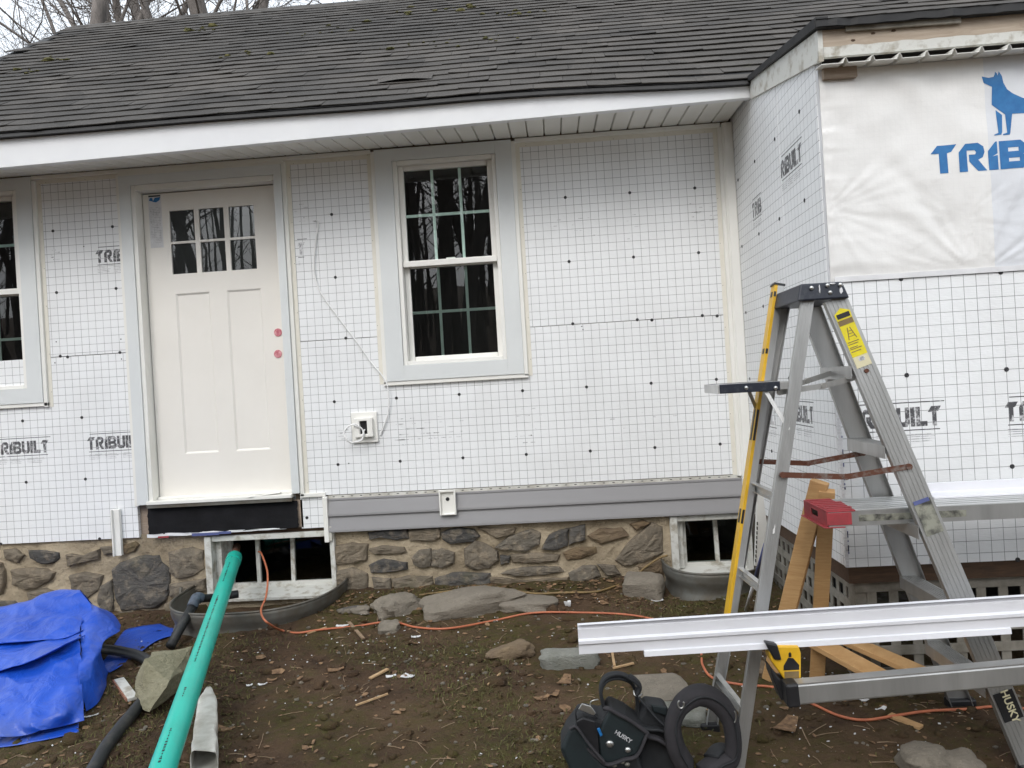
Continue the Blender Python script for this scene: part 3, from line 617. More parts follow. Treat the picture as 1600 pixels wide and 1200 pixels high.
# --- stone foundation
fd = MB()
def fwall(x0, x1, z0=-.25, z1=.50):
    nu = int((x1-x0)/.02); nv = int((z1-z0)/.02)
    fd.grid(lambda u, v: (x0+(x1-x0)*u, .024+.018*nz((x0+(x1-x0)*u)*6, (z0+(z1-z0)*v)*6, 4)+.010*nz((x0+(x1-x0)*u)*22, v*18, 6), z0+(z1-z0)*v), nu, nv)
    fd.bx(x0, x1, .06, .30, z0, z1)
BWX0, BWX1 = -.912, -.052; CWX0, CWX1 = 2.098, 2.60
fwall(-3.2, BWX0); fwall(BWX1, CWX0)
fd.bx(BWX0, BWX1, .03, .30, -.25, .055); fd.bx(CWX0, 2.62, .03, .3, -.25, .09)
found = fd.build('foundation_wall', M_['mortar'], house, smooth=False)
for poly in found.data.polygons: poly.use_smooth = len(poly.vertices) == 4 and poly.area < .001
def stone(pts, ox, oy, mat, prot=.017, sc=2.857):
    W_ = [PY(ox+a/sc, oy+b_/sc, .01) for a, b_ in pts]; P = [Vector((q.x, q.z)) for q in W_]; n_ = len(P); ring = []
    for i in range(n_):
        for t in (0, .33, .67): q = P[i].lerp(P[(i+1) % n_], t); ring.append(q + Vector((nz(q.x*30, q.y*30, 2), nz(q.x*30, q.y*30, 7)))*.006)
    c = sum(ring, Vector((0, 0)))/len(ring); k_ = len(ring); mb = MB(); sd_ = random.random()*50; vs = []
    for s, yy in ((1.10, .035), (1.06, .014), (1.01, -.45), (.84, -.85), (.5, -1), (.22, -1.0)):
        for q in ring:
            e = c+(q-c)*s; y = yy if yy > 0 else .010+prot*(yy+.75*nz(e.x*9+sd_, e.y*14, sd_)+.55*nz(e.x*30, e.y*44, sd_)); vs.append((e.x, y, e.y))
    fs = [(r_*k_+i, r_*k_+(i+1) % k_, (r_+1)*k_+(i+1) % k_, (r_+1)*k_+i) for r_ in range(5) for i in range(k_)] + [tuple(range(5*k_, 6*k_))]
    o_ = Vector((c.x, .01, c.y)); o = mb.add(vs, fs).build('stone', M_[mat], found, origin=o_); return o
LS = [('slate', [(130,230),(200,228),(262,238),(268,262),(240,285),(190,288),(140,262)]), ('stone', [(300,245),(370,250),(440,225),(440,265),(360,285),(305,298)]),
 ('slate', [(505,320),(540,290),(620,262),(700,262),(720,290),(748,318),(748,400),(735,450),(690,480),(600,490),(545,490),(520,440)]), ('stone', [(755,240),(800,228),(850,220),(900,235),(905,310),(860,340),(790,352),(760,320)]),
 ('stone', [(760,380),(830,370),(910,358),(912,405),(870,420),(790,440),(760,430)]), ('stone', [(50,320),(120,310),(200,315),(238,330),(215,365),(170,390),(110,405),(60,380)]), ('stone', [(450,390),(495,365),(505,430),(500,500),(450,490),(435,450)]),
 ('tan_stone', [(550,205),(600,190),(620,205),(600,235),(560,245)]), ('stone', [(310,345),(370,330),(450,345),(440,400),(390,440),(330,420)]), ('stone', [(-40,280),(5,290),(18,320),(20,370),(10,420),(-40,425)]), ('stone', [(20,225),(70,222),(105,250),(80,285),(30,270)]),
 ('stone', [(450,215),(520,205),(525,240),(470,250)]), ('stone', [(500,510),(580,500),(700,520),(690,550),(520,550)]), ('stone', [(735,470),(760,450),(790,460),(790,510),(750,515)]), ('slate', [(-60,455),(60,455),(90,470),(40,500),(-60,500)]),
 ('stone', [(120,420),(200,400),(290,430),(280,500),(150,500)])]
for mt, pp in LS: stone(pp, 0, 780, mt)
MS = [('stone', [(120,215),(200,195),(268,205),(262,270),(190,285),(125,290)]), ('slate', [(275,150),(340,140),(440,135),(450,175),(400,182),(330,172),(280,178)]), ('stone', [(455,140),(590,130),(590,170),(560,185),(460,182)]),
 ('slate', [(600,150),(660,128),(740,135),(765,165),(740,190),(640,198),(605,180)]), ('stone', [(275,225),(330,210),(430,215),(440,235),(380,245),(300,245)]), ('slate', [(278,295),(340,268),(440,285),(443,315),(360,325),(290,330)]),
 ('stone', [(465,262),(500,230),(550,225),(556,260),(548,300),(500,305),(475,290)]), ('stone', [(558,235),(600,222),(655,240),(650,285),(600,305),(556,298)]), ('stone', [(705,225),(750,190),(790,200),(845,235),(850,270),(810,305),(740,312),(705,290)]),
 ('stone', [(120,325),(200,312),(262,335),(268,390),(230,410),(150,412),(125,380)]), ('stone', [(380,360),(450,345),(555,345),(558,415),(450,415),(395,405)]), ('slate', [(575,355),(650,330),(812,332),(815,380),(700,385),(580,400)]),
 ('stone', [(845,215),(900,170),(1000,135),(1038,150),(1035,200),(980,230),(880,225)]), ('slate', [(1050,220),(1082,160),(1130,140),(1165,134),(1162,205),(1100,228)]), ('slate', [(1172,132),(1240,115),(1240,180),(1170,202)]), ('tan_stone', [(1258,165),(1310,135),(1400,130),(1432,160),(1380,180),(1310,198)]),
 ('tan_stone', [(1145,240),(1200,218),(1285,215),(1290,240),(1220,265),(1160,268)]), ('stone', [(1380,270),(1450,180),(1540,110),(1580,130),(1585,240),(1500,280),(1420,295)]), ('slate', [(862,255),(905,255),(900,285),(865,290)]),
 ('stone', [(870,330),(940,308),(1050,300),(1120,305),(1140,325),(1060,338),(950,345)]), ('stone', [(1170,330),(1230,300),(1285,300),(1305,340),(1240,370),(1180,375)]), ('stone', [(822,390),(822,348),(870,350),(950,362),(1060,356),(1160,348),(1160,375),(1000,395)]),
 ('stone', [(1295,290),(1370,300),(1400,335),(1340,340)]), ('tan_stone', [(1480,300),(1590,270),(1590,350),(1500,330)]), ('stone', [(160,440),(250,435),(350,440),(340,460),(170,468)]), ('stone', [(770,130),(820,128),(930,130),(920,150),(850,175),(800,150)]),
 ('tan_stone', [(1440,110),(1500,95),(1530,105),(1470,140)]), ('stone', [(290,350),(370,355),(375,400),(300,405)]), ('stone', [(910,250),(1000,240),(1120,250),(1110,275),(1000,285),(920,280)])]
for mt, pp in MS: stone(pp, 480, 780, mt)

# --- basement windows
def bwin(x0, x1, z0, z1, posts, yS, label, sill):
    g = group_part('basement_window', house, ((x0+x1)/2, 0, z0)); g['label'] = label
    m = MB().bx(x0, x0+.045, -.012, yS-.001, z0-.02, z1).bx(x1-.03, x1, -.012, yS-.001, z0-.02, z1).bx(x0+.0455, x1-.0305, .0, yS-.001, z1-.035, z1).bx(x0+.046, x0+.085, .05, yS-.002, z0, z1-.036)
    m.build('frame', M_['paint_old'], g, bevel=.003)
    s = MB(); a, b_ = x0+.07, x1-.02; s.bx(a, b_, yS, yS+.035, z1-.055, z1-.01).bx(a, b_, yS, yS+.035, z0, z0+sill).bx(a, a+.04, yS+.0005, yS+.0345, z0, z1-.01)
    sa = s.build('sash', M_['paint_old'], g, bevel=.002)
    xs = [a+.04] + posts + [b_]
    for q in posts: MB().box((q, yS+.018, (z0+z1)/2), (.026, .034, z1-z0-.03), Matrix.Rotation(R(random.uniform(-1.5, 1.5)), 3, 'Y')).build('glazing_bar', M_['paint_old'], sa, bevel=.002)
    for i in range(len(xs)-1):
        if label.startswith('basement window with a green') and i == 0: continue     # the left pane is out: the pipe goes through
        MB().add([(xs[i], yS+.02, z0+sill), (xs[i+1], yS+.02, z0+sill), (xs[i+1], yS+.02, z1-.055), (xs[i], yS+.02, z1-.055)], [(0, 1, 2, 3)]).build('pane', M_['glass_dirty'], sa)
    MB().box(((x0+x1)/2, .08, z0-.012), (x1-x0-.05, .20, .022), Matrix.Rotation(R(9), 3, 'X')).build('sill', M_['paint_old'], g, bevel=.003)
    MB().bx(x0, x1, 1.2, 1.25, z0-.4, z1+.1).bx(x0-.02, x0, .31, 1.2, z0-.4, z1+.1).bx(x1, x1+.02, .31, 1.2, z0-.4, z1+.1).bx(x0, x1, .31, 1.2, z1+.04, z1+.1).bx(x0, x1, .31, 1.2, z0-.4, z0-.35).build('cellar_shade_box', M_['basement'], g)  # box coloured almost black to stand in for cellar shade
    MB().bx(x0+.001, x1-.001, .03, .25, z1-.001, z1+.03).build('lintel', M_['wood_dark'], g)
bwin(BWX0, BWX1, .078, .468, [PY(405, 880, .17).x, PY(459, 878, .17).x], .15, 'basement window with a green pipe through its left pane', .04)
bwin(CWX0, CWX1, .112, .455, [PY(1119, 850, .12).x], .10, 'basement window beside the step ladder', .02)

# --- main roof
RP = .70; RA = math.atan(RP); EY, EZ = -.575, 2.99
_d = ray(300, 27); _t = (EZ+RP*(CAM.y-EY)-CAM.z)/(_d.z-RP*_d.y); RIDGE = CAM+_d*_t
def sag(x, s):
    t = min(1, max(0, (x-.9)/1.7)); return -.035*t*t*(3-2*t)*max(0, 1-s/1.2) + .007*nz(x*.9, s*.8, 9)
RX0, RX1 = -3.14, 6.6
SL = (RIDGE.y-EY)/math.cos(RA)
def roofp(x, s, up=0): return Vector((x, EY+s*math.cos(RA)-up*math.sin(RA), EZ+s*math.sin(RA)+up*math.cos(RA)+sag(x, s)))
rm = MB(); rm.grid(lambda u, v: roofp(RX0+.1+(RX1-RX0-.1)*u, -.004+.2*v, .0015), 60, 1); rm.grid(lambda u, v: roofp(RX0+.01+(RX1-RX0)*u, .03+(SL-.03)*v, -.012), 60, 20); rm.grid(lambda u, v: roofp(RX0+.01+(RX1-RX0)*u, SL, -.012)+Vector((0, 3*v, -2.1*v)), 60, 2)
rm.add([(RX0+.3, EY+.5, 2.9), (RX0+.3, RIDGE.y, RIDGE.z-.3), (RX0+.3, RIDGE.y+2.2, 3.2)], [(0, 1, 2)])
roof = rm.build('roof', M_['black_edge'], house, origin=(0, EY, EZ), smooth=True)
SHW, EXP = .303, .127; VAR = []
def shingle_geo(rg):
    nseg = 3; vs = []
    c0, c1 = rg.gauss(0, .0035), rg.gauss(0, .0035); j0 = rg.gauss(0, .003)
    for i in range(nseg+1):
        u = i/nseg; x = (u-.5)*(SHW-.0018); yb = j0+rg.gauss(0, .0022); lift = .0032+abs(c0*(1-u)+c1*u)*.8+abs(rg.gauss(0, .0008))
        vs += [(x, yb, lift-.002), (x, yb, lift+.0032), (x, .165, -.002), (x, .165, -.005)]
    fs = []
    for i in range(nseg):
        a, b_ = i*4, i*4+4; fs += [(a, b_, b_+1, a+1), (a+1, b_+1, b_+2, a+2), (a, a+3, b_+3, b_)]
    fs += [(0, 1, 2, 3), (nseg*4+3, nseg*4+2, nseg*4+1, nseg*4)]; return vs, fs
rg = random.Random(3)
for k_ in range(16):
    vs, fs = shingle_geo(rg); VAR.append(MB().add(vs, fs).mesh('shingle', M_['shingle']))
rows = int(SL/EXP)+1; far = MB(); cnt = 0; RXm = Matrix.Rotation(RA, 3, 'X')
for i in range(rows):
    s = i*EXP + rg.gauss(0, .0015); off = (i % 2)*.5*SHW + (i % 5)*.021; x = RX0+off-SHW*.5
    while x < RX1:
        if x > RX0+.05 or True:
            p = roofp(x, s+.004*nz(x*.9, i*.8, 3), .003); yaw = rg.gauss(0, .003); tilt = (sag(x+.15, s)-sag(x-.15, s))/.3
            vis = -3.0+.28*s < x < 4.3
            if cnt < 300 and vis and x > RX0+.12 and s < 1.9:
                o = inst('shingle', rg.choice(VAR), roof, p, (RA, -tilt, yaw)); cnt += 1
            elif x > RX0+.1:
                vs, fs = shingle_geo(rg); q = Matrix.Rotation(-tilt, 3, 'Y') @ RXm @ Matrix.Rotation(yaw, 3, 'Z'); far.add([q @ Vector(v)+p for v in vs], fs)
        x += SHW
tag(far.build('shingle_courses', M_['shingle'], roof), kind='stuff')
rc = MB()                                                 # ridge caps
x = RX0+.05
while x < RX1:
    p = roofp(x, SL, .012); rc.add([p+Vector((0, -.12, -.085)), p, p+Vector((0, .12, -.085)), p+Vector((.26, -.12, -.09)), p+Vector((.26, 0, -.006)), p+Vector((.26, .12, -.09)), p+Vector((0, -.12, -.094)), p+Vector((.26, -.12, -.099))], [(0, 3, 4, 1), (1, 4, 5, 2), (0, 6, 7, 3)]); x += .22
tag(rc.build('ridge_cap', M_['shingle'], roof), kind='stuff')
# one lifted shingle course
lp = roofp(.62, .40, .012)
MB().grid(lambda u, v: lp + RXm @ Vector(((u-.5)*.34, .13*v, .013*math.sin(u*math.pi)*(1-v)+.003)), 8, 3).build('lifted_shingle', M_['shingle'], roof)
md = MB(); rg2 = random.Random(5)                          # moss tufts on the shingles
CL = [(rg2.uniform(-2.6, 1.5), rg2.uniform(1.2, 2.9)) for _ in range(11)]
for _ in range(95):
    x, s = rg2.choice(CL); x += rg2.gauss(0, .14); s = min(SL-.05, max(.1, s+rg2.gauss(0, .09))); p = roofp(x, s, .010); r_ = abs(rg2.gauss(0, .011))+.004; md.ball(p, (r_*1.6, r_*1.2, r_*.6), rg2.random()*9, .5, 2, 6)
tag(md.build('roof_moss', M_['moss'], roof), kind='stuff')
# eave: starter edge, drip edge, fascia, soffit
def strip(fn0, fn1, n_, th, name, mat, parent, x0=RX0, x1=2.617, bevel=0):
    m = MB(); vs = []
    for i in range(n_+1):
        x = x0+(x1-x0)*i/n_; a, b_ = Vector(fn0(x)), Vector(fn1(x)); t = Vector((0, th, 0)); vs += [a, b_, b_+t, a+t]
    fs = [(i*4+j, i*4+4+j, i*4+4+(j+1) % 4, i*4+(j+1) % 4) for i in range(n_) for j in range(4)] + [(0, 1, 2, 3), (n_*4+3, n_*4+2, n_*4+1, n_*4)]
    return m.add(vs, fs).build(name, mat, parent, bevel=bevel)
eave = lambda x: EZ+sag(x, 0)
strip(lambda x: (x, EY-.004, eave(x)-.026), lambda x: (x, EY+.002, eave(x)-.003), 50, .06, 'drip_edge', M_['black_edge'], house)
zfb = lambda x: 2.800+(x+1.76)*.0148
strip(lambda x: (x, -.535, zfb(x)), lambda x: (x, -.545, eave(x)-.027), 30, .022, 'fascia', M_['coil'], house, bevel=.002)
strip(lambda x: (x, -.512, zfb(x)+.003), lambda x: (x, -.512, zfb(x)+.006), 10, .03, 'fascia_return', M_['coil'], house)
sfg = group_part('soffit', house, (0, -.25, 2.86))
PW = .1046; x = 2.603-PW*54; zi = 2.906
def sfp(x, y): return zi + (zfb(x)+.012-zi)*(-y/.52)
VM = 0
while x < 2.56:
    m = MB(); pr = [(0, .022), (.006, 0), (PW-.006, 0), (PW, .022)]; vs = []
    for y in (-.522, -.012):
        for a, h_ in pr: vs.append((x+a, y, sfp(x+a, y)+h_))
    m.add(vs, [(i, i+1, 5+i, 4+i) for i in range(3)]); m.build('soffit_panel', M_['vinyl'], sfg); x += PW
MB().bx(-3.1, 2.6, -.5, .03, 2.955, 2.965).build('eave_shade_strip', M_['dark'], house)  # dark strip added above the soffit, paints the shade in its grooves

# --- bump-out eaves: bare fascia boards, vinyl soffit, shed roof edge
def SPX(px, py, x=SIDE_X-.012): return PX(px, py, x)
a0, a1, b0, b1 = SPX(1175, 121), SPX(1280, 44), SPX(1175, 151), SPX(1279, 97)
a0.y = b0.y = -.548; yF = -1.655; a1.y = b1.y = yF
a1.y = b1.y = yF-.0006
MB().prism([a0, a1, b1, b0], (.02, 0, 0)).build('side_fascia', M_['paint_old'], house)
MB().prism([a0+Vector((-.016, .03, .003)), a1+Vector((-.016, -.035, .003)), a1+Vector((-.016, -.035, .042)), a0+Vector((-.016, .03, .030))], (.05, 0, 0)).build('rake_edge', M_['black_edge'], house)
ft, fb = PY(1284, 42, yF), PY(1284, 90, yF)
M_['wood_bare'] = wood_mat('bare_fascia_wood', (.50, .42, .335), (.36, .285, .215), (1, 6, 8), .75, 6)
zt = a1.z; zb = fb.z
MB().bx(SIDE_X+.0085, 4.9, yF, yF+.02, zb+.038, zt).build('front_fascia', M_['wood_bare'], house)
mb_ = MB(); mb_.grid(lambda u, v: (SIDE_X+.009+2.2*u, yF-.0015, zb+(.0+.042*v)+(.008*nz(u*30, 2) if v > .5 else 0)), 90, 2); mb_.bx(SIDE_X+.009, 4.9, yF+.001, yF+.02, zb, zb+.037); mb_.build('painted_fascia_strip', M_['paint_old'], house)
for px, py in ((1364, 52), (1396, 48), (1333, 63), (1455, 38)):
    p = PY(px, py, yF); MB().ball((p.x, yF, p.z), (.010, .002, .005), px, .4).build('knot_hole', M_['wood_dark'], house)
m = MB(); m.grid(lambda u, v: (SIDE_X-.03+2.3*u, yF-.036+.01*nz(u*40, 1), zt+.0+.030*v+.006*nz(u*25, 5)*(1-v)), 80, 3); m.bx(SIDE_X-.03, 4.9, yF-.03, yF-.02, zt, zt+.028)
m.build('front_drip_edge', M_['black_edge'], house)
MB().box((SIDE_X+.33, yF-.010, zt-.008), (.46, .012, .022), Matrix.Rotation(R(.6), 3, 'Y')).build('old_drip_strip', M_['lattice'], house)
MB().add([(SIDE_X-.028, yF-.04, zt+.032), (4.9, yF-.04, zt+.032), (4.9, EY+.25, eave(2.5)+.03), (SIDE_X-.028, EY+.25, eave(2.5)+.03)], [(0, 1, 2, 3)]).build('shed_roof', M_['shingle'], house)
bsg = group_part('bump_out_soffit', house, (SIDE_X, yF, zb))
x = SIDE_X-.012; zs = PY(1290, 104, B_Y-.01).z; pw = .1085
while x < 4.6:
    pr = [(0, .0), (pw-.022, 0), (pw-.012, .021), (pw-.008, .021), (pw, .0)]; vs = []
    for y, dz in ((yF-.028, .0), (B_Y-.004, .010)):
        for a, h_ in pr: vs.append((x+a, y, zb-.040+dz+h_))
        for a, h_ in pr[::-1]: vs.append((x+a, y, zb-.0375+dz+h_))
    n_ = 10; MB().add(vs, [(i, (i+1) % n_, n_+(i+1) % n_, n_+i) for i in range(n_)] + [(0, 1, 8, 9), (1, 2, 7, 8), (2, 3, 6, 7), (3, 4, 5, 6)]).build('soffit_panel', M_['vinyl'], bsg); x += pw
p0, p1 = PY(1284, 108, B_Y-.012), PY(1337, 118, B_Y-.012); MB().bx(p0.x, p1.x, B_Y-.03, B_Y-.008, p1.z-.01, p0.z).build('nailer_block', M_['wood_old'], house)

# --- house wrap with blue print
WX = PY(1550, 350, B_Y).x-.615; wz0, wz1 = fr_o.z+.006, zb-.034
c1 = PY(1525, 432, B_Y); c2 = PY(1500, 345, B_Y); c3 = PY(1292, 330, B_Y)
def wrap(u, v):
    x = SIDE_X+.004+1.75*u; z = wz0+(wz1-wz0)*v; h = .007+.006*nz(x*2.2, z*2.2, 3)+.0026*nz(x*9, z*7, 1)
    for c, am, fr, fall in ((c1, .010, 9, .42), (c2, .004, 8, .25), (c3, .006, 7, .34)):
        dx, dz = x-c.x, z-c.z; r = math.hypot(dx, dz)+.01; a = math.atan2(dz, dx); h += am*nz(a*fr, r*1.2, 5)*math.exp(-r/fall)*min(1, r/.08)
    dxl = x-SIDE_X; h += .004*nz(z*34, x*4, 2)*math.exp(-dxl/.08) + .008*nz((x*.8+z*.9)*7, (x-z)*1.6, 8)*math.exp(-dxl/.7)+.003*nz(x*14, z*9, 4)
    e = min(1, min(v, 1-v)*14)*min(1, dxl/.02+.1)
    return (x, B_Y+.012-.014-max(.0, h)*e, z)
wr = MB().grid(wrap, 150, 90).build('house_wrap', M_['wrap'], house, origin=(WX, B_Y, 1.7), smooth=True)
MB().bx(SIDE_X+.003, 4.9, B_Y+.001, B_Y+.03, wz0-.002, 2.62).build('wrapped_sheathing', M_['paper'], house)
MB().bx(SIDE_X+.02, 4.4, B_Y-.0075, B_Y-.003, wz0-.004, wz0+.018).build('wrap_lower_hem', M_['paper'], wr)
def drape(o):
    bm = bmesh.new(); bm.from_mesh(o.data); l0 = WL[o.name]
    keep = [f for f in bm.faces if f.normal.y < -.5]; bmesh.ops.delete(bm, geom=[f for f in bm.faces if f not in keep], context='FACES'); bmesh.ops.triangulate(bm, faces=bm.faces)
    for _ in range(4):
        e = [q for q in bm.edges if q.calc_length() > .014]
        if e: bmesh.ops.subdivide_edges(bm, edges=e, cuts=1); bmesh.ops.triangulate(bm, faces=bm.faces)
    for v in bm.verts: x, z = v.co.x+l0.x, v.co.z+l0.z; v.co.y = wrap((x-SIDE_X-.004)/1.75, (z-wz0)/(wz1-wz0))[1]-.0012-l0.y
    bm.to_mesh(o.data); bm.free(); o.data.polygons.foreach_set('use_smooth', [True]*len(o.data.polygons)); return o
def over(poly, name, mat, yy=-.0305):
    return MB().prism([(PY(a, b_, B_Y-.016).x, B_Y+yy, PY(a, b_, B_Y-.016).z) for a, b_ in poly], (0, .0009, 0)).build(name, M_[mat], wr)
p = PY(1456.5, 272, B_Y-.016)
for o in logo(wr, (p.x, B_Y-.0305, p.z), XR, .118, 'blue_ink', FN, sx=.9, bars=False, small=False): drape(o)
K = lambda pts: [(1420+a/6, 90+b_/6) for a, b_ in pts]
drape(over(K([(696,168),(760,181),(805,172),(815,150),(819,124),(836,140),(842,160),(853,120),(880,165),(896,230),(932,290),(990,330),(1080,370),(1200,402),(1320,420),(1390,462),(1440,555),(1470,640),(1455,645),(1420,580),(1388,525),(1384,570),(1402,640),(1384,700),(1392,718),(1328,722),(1332,708),(1352,650),(1300,575),(1225,520),(1140,512),(1060,515),(980,519),(968,640),(962,700),(955,717),(892,722),(895,710),(932,698),(915,525),(793,432),(792,265),(715,228)]), 'printed_dog', 'blue_ink'))
drape(over(K([(828,482),(888,530),(886,690),(878,716),(812,726),(812,716),(850,700)]), 'printed_dog_leg', 'blue_ink'))

# --- lattice skirt and sill beams under the bump-out
MB().bx(SIDE_X+.012, 4.9, B_Y+.012, B_Y+.06, .415, .4865).build('sill_beam', M_['wood_dark'], house)
MB().bx(SIDE_X+.014, SIDE_X+.06, B_Y+.061, -.01, .415, .4885).build('side_sill_beam', M_['wood_dark'], house)
lt = group_part('lattice_skirt', house, (SIDE_X, B_Y, .1)); yl = B_Y+.055
zs_ = [.385, .294, .203, .112, .02]
for z in zs_: MB().bx(SIDE_X+.05, 4.6, yl-.006, yl, z-.02, z+.02).build('slat', M_['lattice'], lt)
x = PY(1533, 920, yl).x-.091*6
while x < 4.5:
    if x > SIDE_X+.06: MB().bx(x-.0195, x+.0195, yl+.0005, yl+.0065, -.05, .405).build('slat', M_['lattice'], lt)
    x += .091
xl = SIDE_X+.055
for z in zs_: MB().bx(xl-.006, xl, B_Y+.075, -.05, z-.02, z+.02).build('slat', M_['lattice'], lt)
y = B_Y+.11
while y < -.06: MB().bx(xl+.0005, xl+.0065, y-.0195, y+.0195, -.05, .405).build('slat', M_['lattice'], lt); y += .091
MB().bx(SIDE_X+.05, SIDE_X+.13, B_Y+.065, B_Y+.145, -.1, .414).build('corner_stub_post', M_['lattice'], lt, bevel=.004)
MB().bx(SIDE_X+.6, 4.8, B_Y+.7, B_Y+.75, -.1, .48).bx(SIDE_X+.35, SIDE_X+.4, B_Y+.75, -.1, -.1, .48).build('crawl_space_shade', M_['dark'], house)  # dark backing sheets painting the shade behind the lattice, no real wall

# ================================================================== WINDOW WELLS
def well(label, cx, rx, ry, ztop, zbot, wl):
    mb = MB(); prof = []; n_ = 14; th = .004
    for i in range(n_+1):
        v = i/n_; prof.append((.010*math.sin(v*math.pi*4), ztop+(zbot-ztop)*v))
    prof[0] = (.012, ztop); K_ = 40; vs = []
    for j in range(K_+1):
        a = math.pi*j/K_; cx_, sy_ = -math.cos(a), math.sin(a)
        ex = math.copysign(abs(cx_)**.75, cx_); ey = abs(sy_)**.75
        for o_, z in prof: vs.append((cx+ex*(rx+o_), -.006-ey*(ry+o_), z))
        for o_, z in prof[::-1]: vs.append((cx+ex*(rx+o_-th), -.006-ey*(ry+o_-th), z))
    q = 2*(n_+1); fs = [(j*q+i, j*q+(i+1) % q, (j+1)*q+(i+1) % q, (j+1)*q+i) for j in range(K_) for i in range(q)]
    o = thing('window_well', label, 'window well', (cx, 0, zbot), 'steel window wells along the foundation')
    mb.add(vs, fs).build('curved_wall', M_['galv'], o, smooth=True)
    t = MB(); pts = []
    for j in range(K_+1):
        a = math.pi*j/K_; cx_, sy_ = -math.cos(a), math.sin(a); pts.append((cx+math.copysign(abs(cx_)**.75, cx_)*(rx+.008), -.006-abs(sy_)**.75*(ry+.008), ztop+.003))
    t.tube(pts, .007, 8).build('rolled_rim', M_['galv'], o, smooth=True)
well('curved steel window well under the green pipe', -.49, .50, .68, .15, -.14, 0)
well('curved steel window well behind the step ladder, by the bump-out', 2.325, .285, .42, .185, -.12, 0)

# ================================================================== STEP LADDER
lad = thing('step_ladder', 'tall aluminium step ladder with dark cap and yellow sticker', 'ladder', (2.5, -1.95, 0))
NFt, NFb = PY(1305.6, 466, -2.06), PY(1600, 1162, -2.19); NRt, NRb = PY(1263.5, 466, -2.06), PY(1157, 1180, -2.16)
FFt, FFb = PY(1258, 466, -1.74), PY(1502, 1108, -1.72); FRt, FRb = PY(1226, 466, -1.74), PY(1112, 1125, -1.82)
def down(t, b, z): return t+(b-t)*((t.z-z)/(t.z-b.z))
NFb = down(NFt, NFb, gz(NFb.x, NFb.y)-.01); NRb = down(NRt, NRb, gz(NRb.x, NRb.y)-.01); FFb = down(FFt, FFb, gz(FFb.x, FFb.y)-.01); FRb = down(FRt, FRb, gz(FRb.x, FRb.y)-.01)
def at(t, b, z): return down(t, b, z)
def rail(name, t, b, web, fl, side, ribs=0):
    m = MB().channel(t, b, web, fl, .003, side)
    a = (Vector(b)-Vector(t)).normalized(); sd_ = Vector(side); sd_ = (sd_-a*sd_.dot(a)).normalized(); u = a.cross(sd_)
    r_ = m.build(name, M_['alu'], lad, bevel=.001, seg=1)
    rb = MB()
    for i in range(ribs):
        k_ = (i-(ribs-1)/2)*web/(ribs+.6); rb.beam(Vector(t)+u*k_-sd_*.0006, Vector(b)+u*k_-sd_*.0006, .006, .0024, side)
    if ribs: tag(rb.build('rail_ribs', M_['alu'], r_), kind='stuff')
    return r_
nf = rail('front_rail', NFt, NFb, .083, .028, (0, 1, 0), 5); nr = rail('rear_rail', NRt, NRb, .044, .024, (0, 1, 0), 4)
ff = rail('front_rail', FFt, FFb, .083, .028, (0, -1, 0)); fr_ = rail('rear_rail', FRt, FRb, .044, .024, (0, -1, 0))
for p, d in ((NFb, .09), (NRb, .055), (FFb, .09), (FRb, .055)): MB().box((p.x, p.y, p.z+.012), (d+.02, .05, .05)).build('foot', M_['black'], lad, bevel=.008)
# cap
cz = (NFt.z+FFt.z)/2+.02; cp = MB(); x0, x1, y0, y1 = PY(1247, 460, -2.08).x, PY(1324, 455, -2.08).x, -2.085, -1.72
top = [(x0+.012, y0+.01), (x1-.014, y0+.01), (x1-.014, y1-.01), (x0+.012, y1-.01)]; bot = [(x0-.004, y0), (x1+.006, y0), (x1+.006, y1), (x0-.004, y1)]
zc1, zc0 = PY(1290, 441, -2.08).z, PY(1290, 468, -2.08).z
cp.add([(a, b_, zc1) for a, b_ in top] + [(a, b_, zc0) for a, b_ in bot], [(0, 1, 2, 3), (7, 6, 5, 4)] + [(i, (i+1) % 4, 4+(i+1) % 4, 4+i) for i in range(4)])
cap = cp.build('top_cap', M_['cap'], lad, bevel=.006)
for px, py in ((1268, 450), (1293, 446), (1313, 445), (1297, 457)):
    p = PY(px, py, y0+.003); MB().ball((p.x, y0+.002, p.z), (.008, .006, .008), 1, 0, 2, 10).build('rivet', M_['steel'], cap, smooth=True)
for px, py, w_, h_ in ((1281, 452, .0025, .016), (1315, 455, .006, .014), (1301, 443, .012, .003)):
    p = PY(px, py, y0+.002); MB().ball((p.x, y0+.0045, p.z), (w_, .002, h_), px, .6, 3, 10).build('paint_drip', M_['paper'], cap, smooth=True)
# steps
for pn, pf in (((1336, 573), (1287, 575)), ((1386, 694), (1330, 688)), ((1436, 812), (1371, 802)), ((1490, 932), (1411, 908)), ((1535, 1046), (1453, 1014))):
    a = PY(*pn, -2.09); b_ = PY(*pf, -1.735); z = (a.z+b_.z)/2; qa, qb = at(NFt, NFb, z), at(FFt, FFb, z)
    m = MB(); xc = (qa.x+qb.x)/2; dw = .070
    m.bx(xc-dw/2-.012, xc+dw/2-.012, qa.y+.004, qb.y-.004, z-.003, z+.001).bx(xc-dw/2-.012, xc-dw/2-.009, qa.y+.004, qb.y-.004, z-.045, z-.003).bx(xc+dw/2-.015, xc+dw/2-.012, qa.y+.004, qb.y-.004, z-.03, z-.003)
    for i in range(6): m.bx(xc-dw/2-.008+i*.011, xc-dw/2-.005+i*.011, qa.y+.004, qb.y-.004, z+.001, z+.003)
    st_ = m.build('step', M_['alu'], lad)
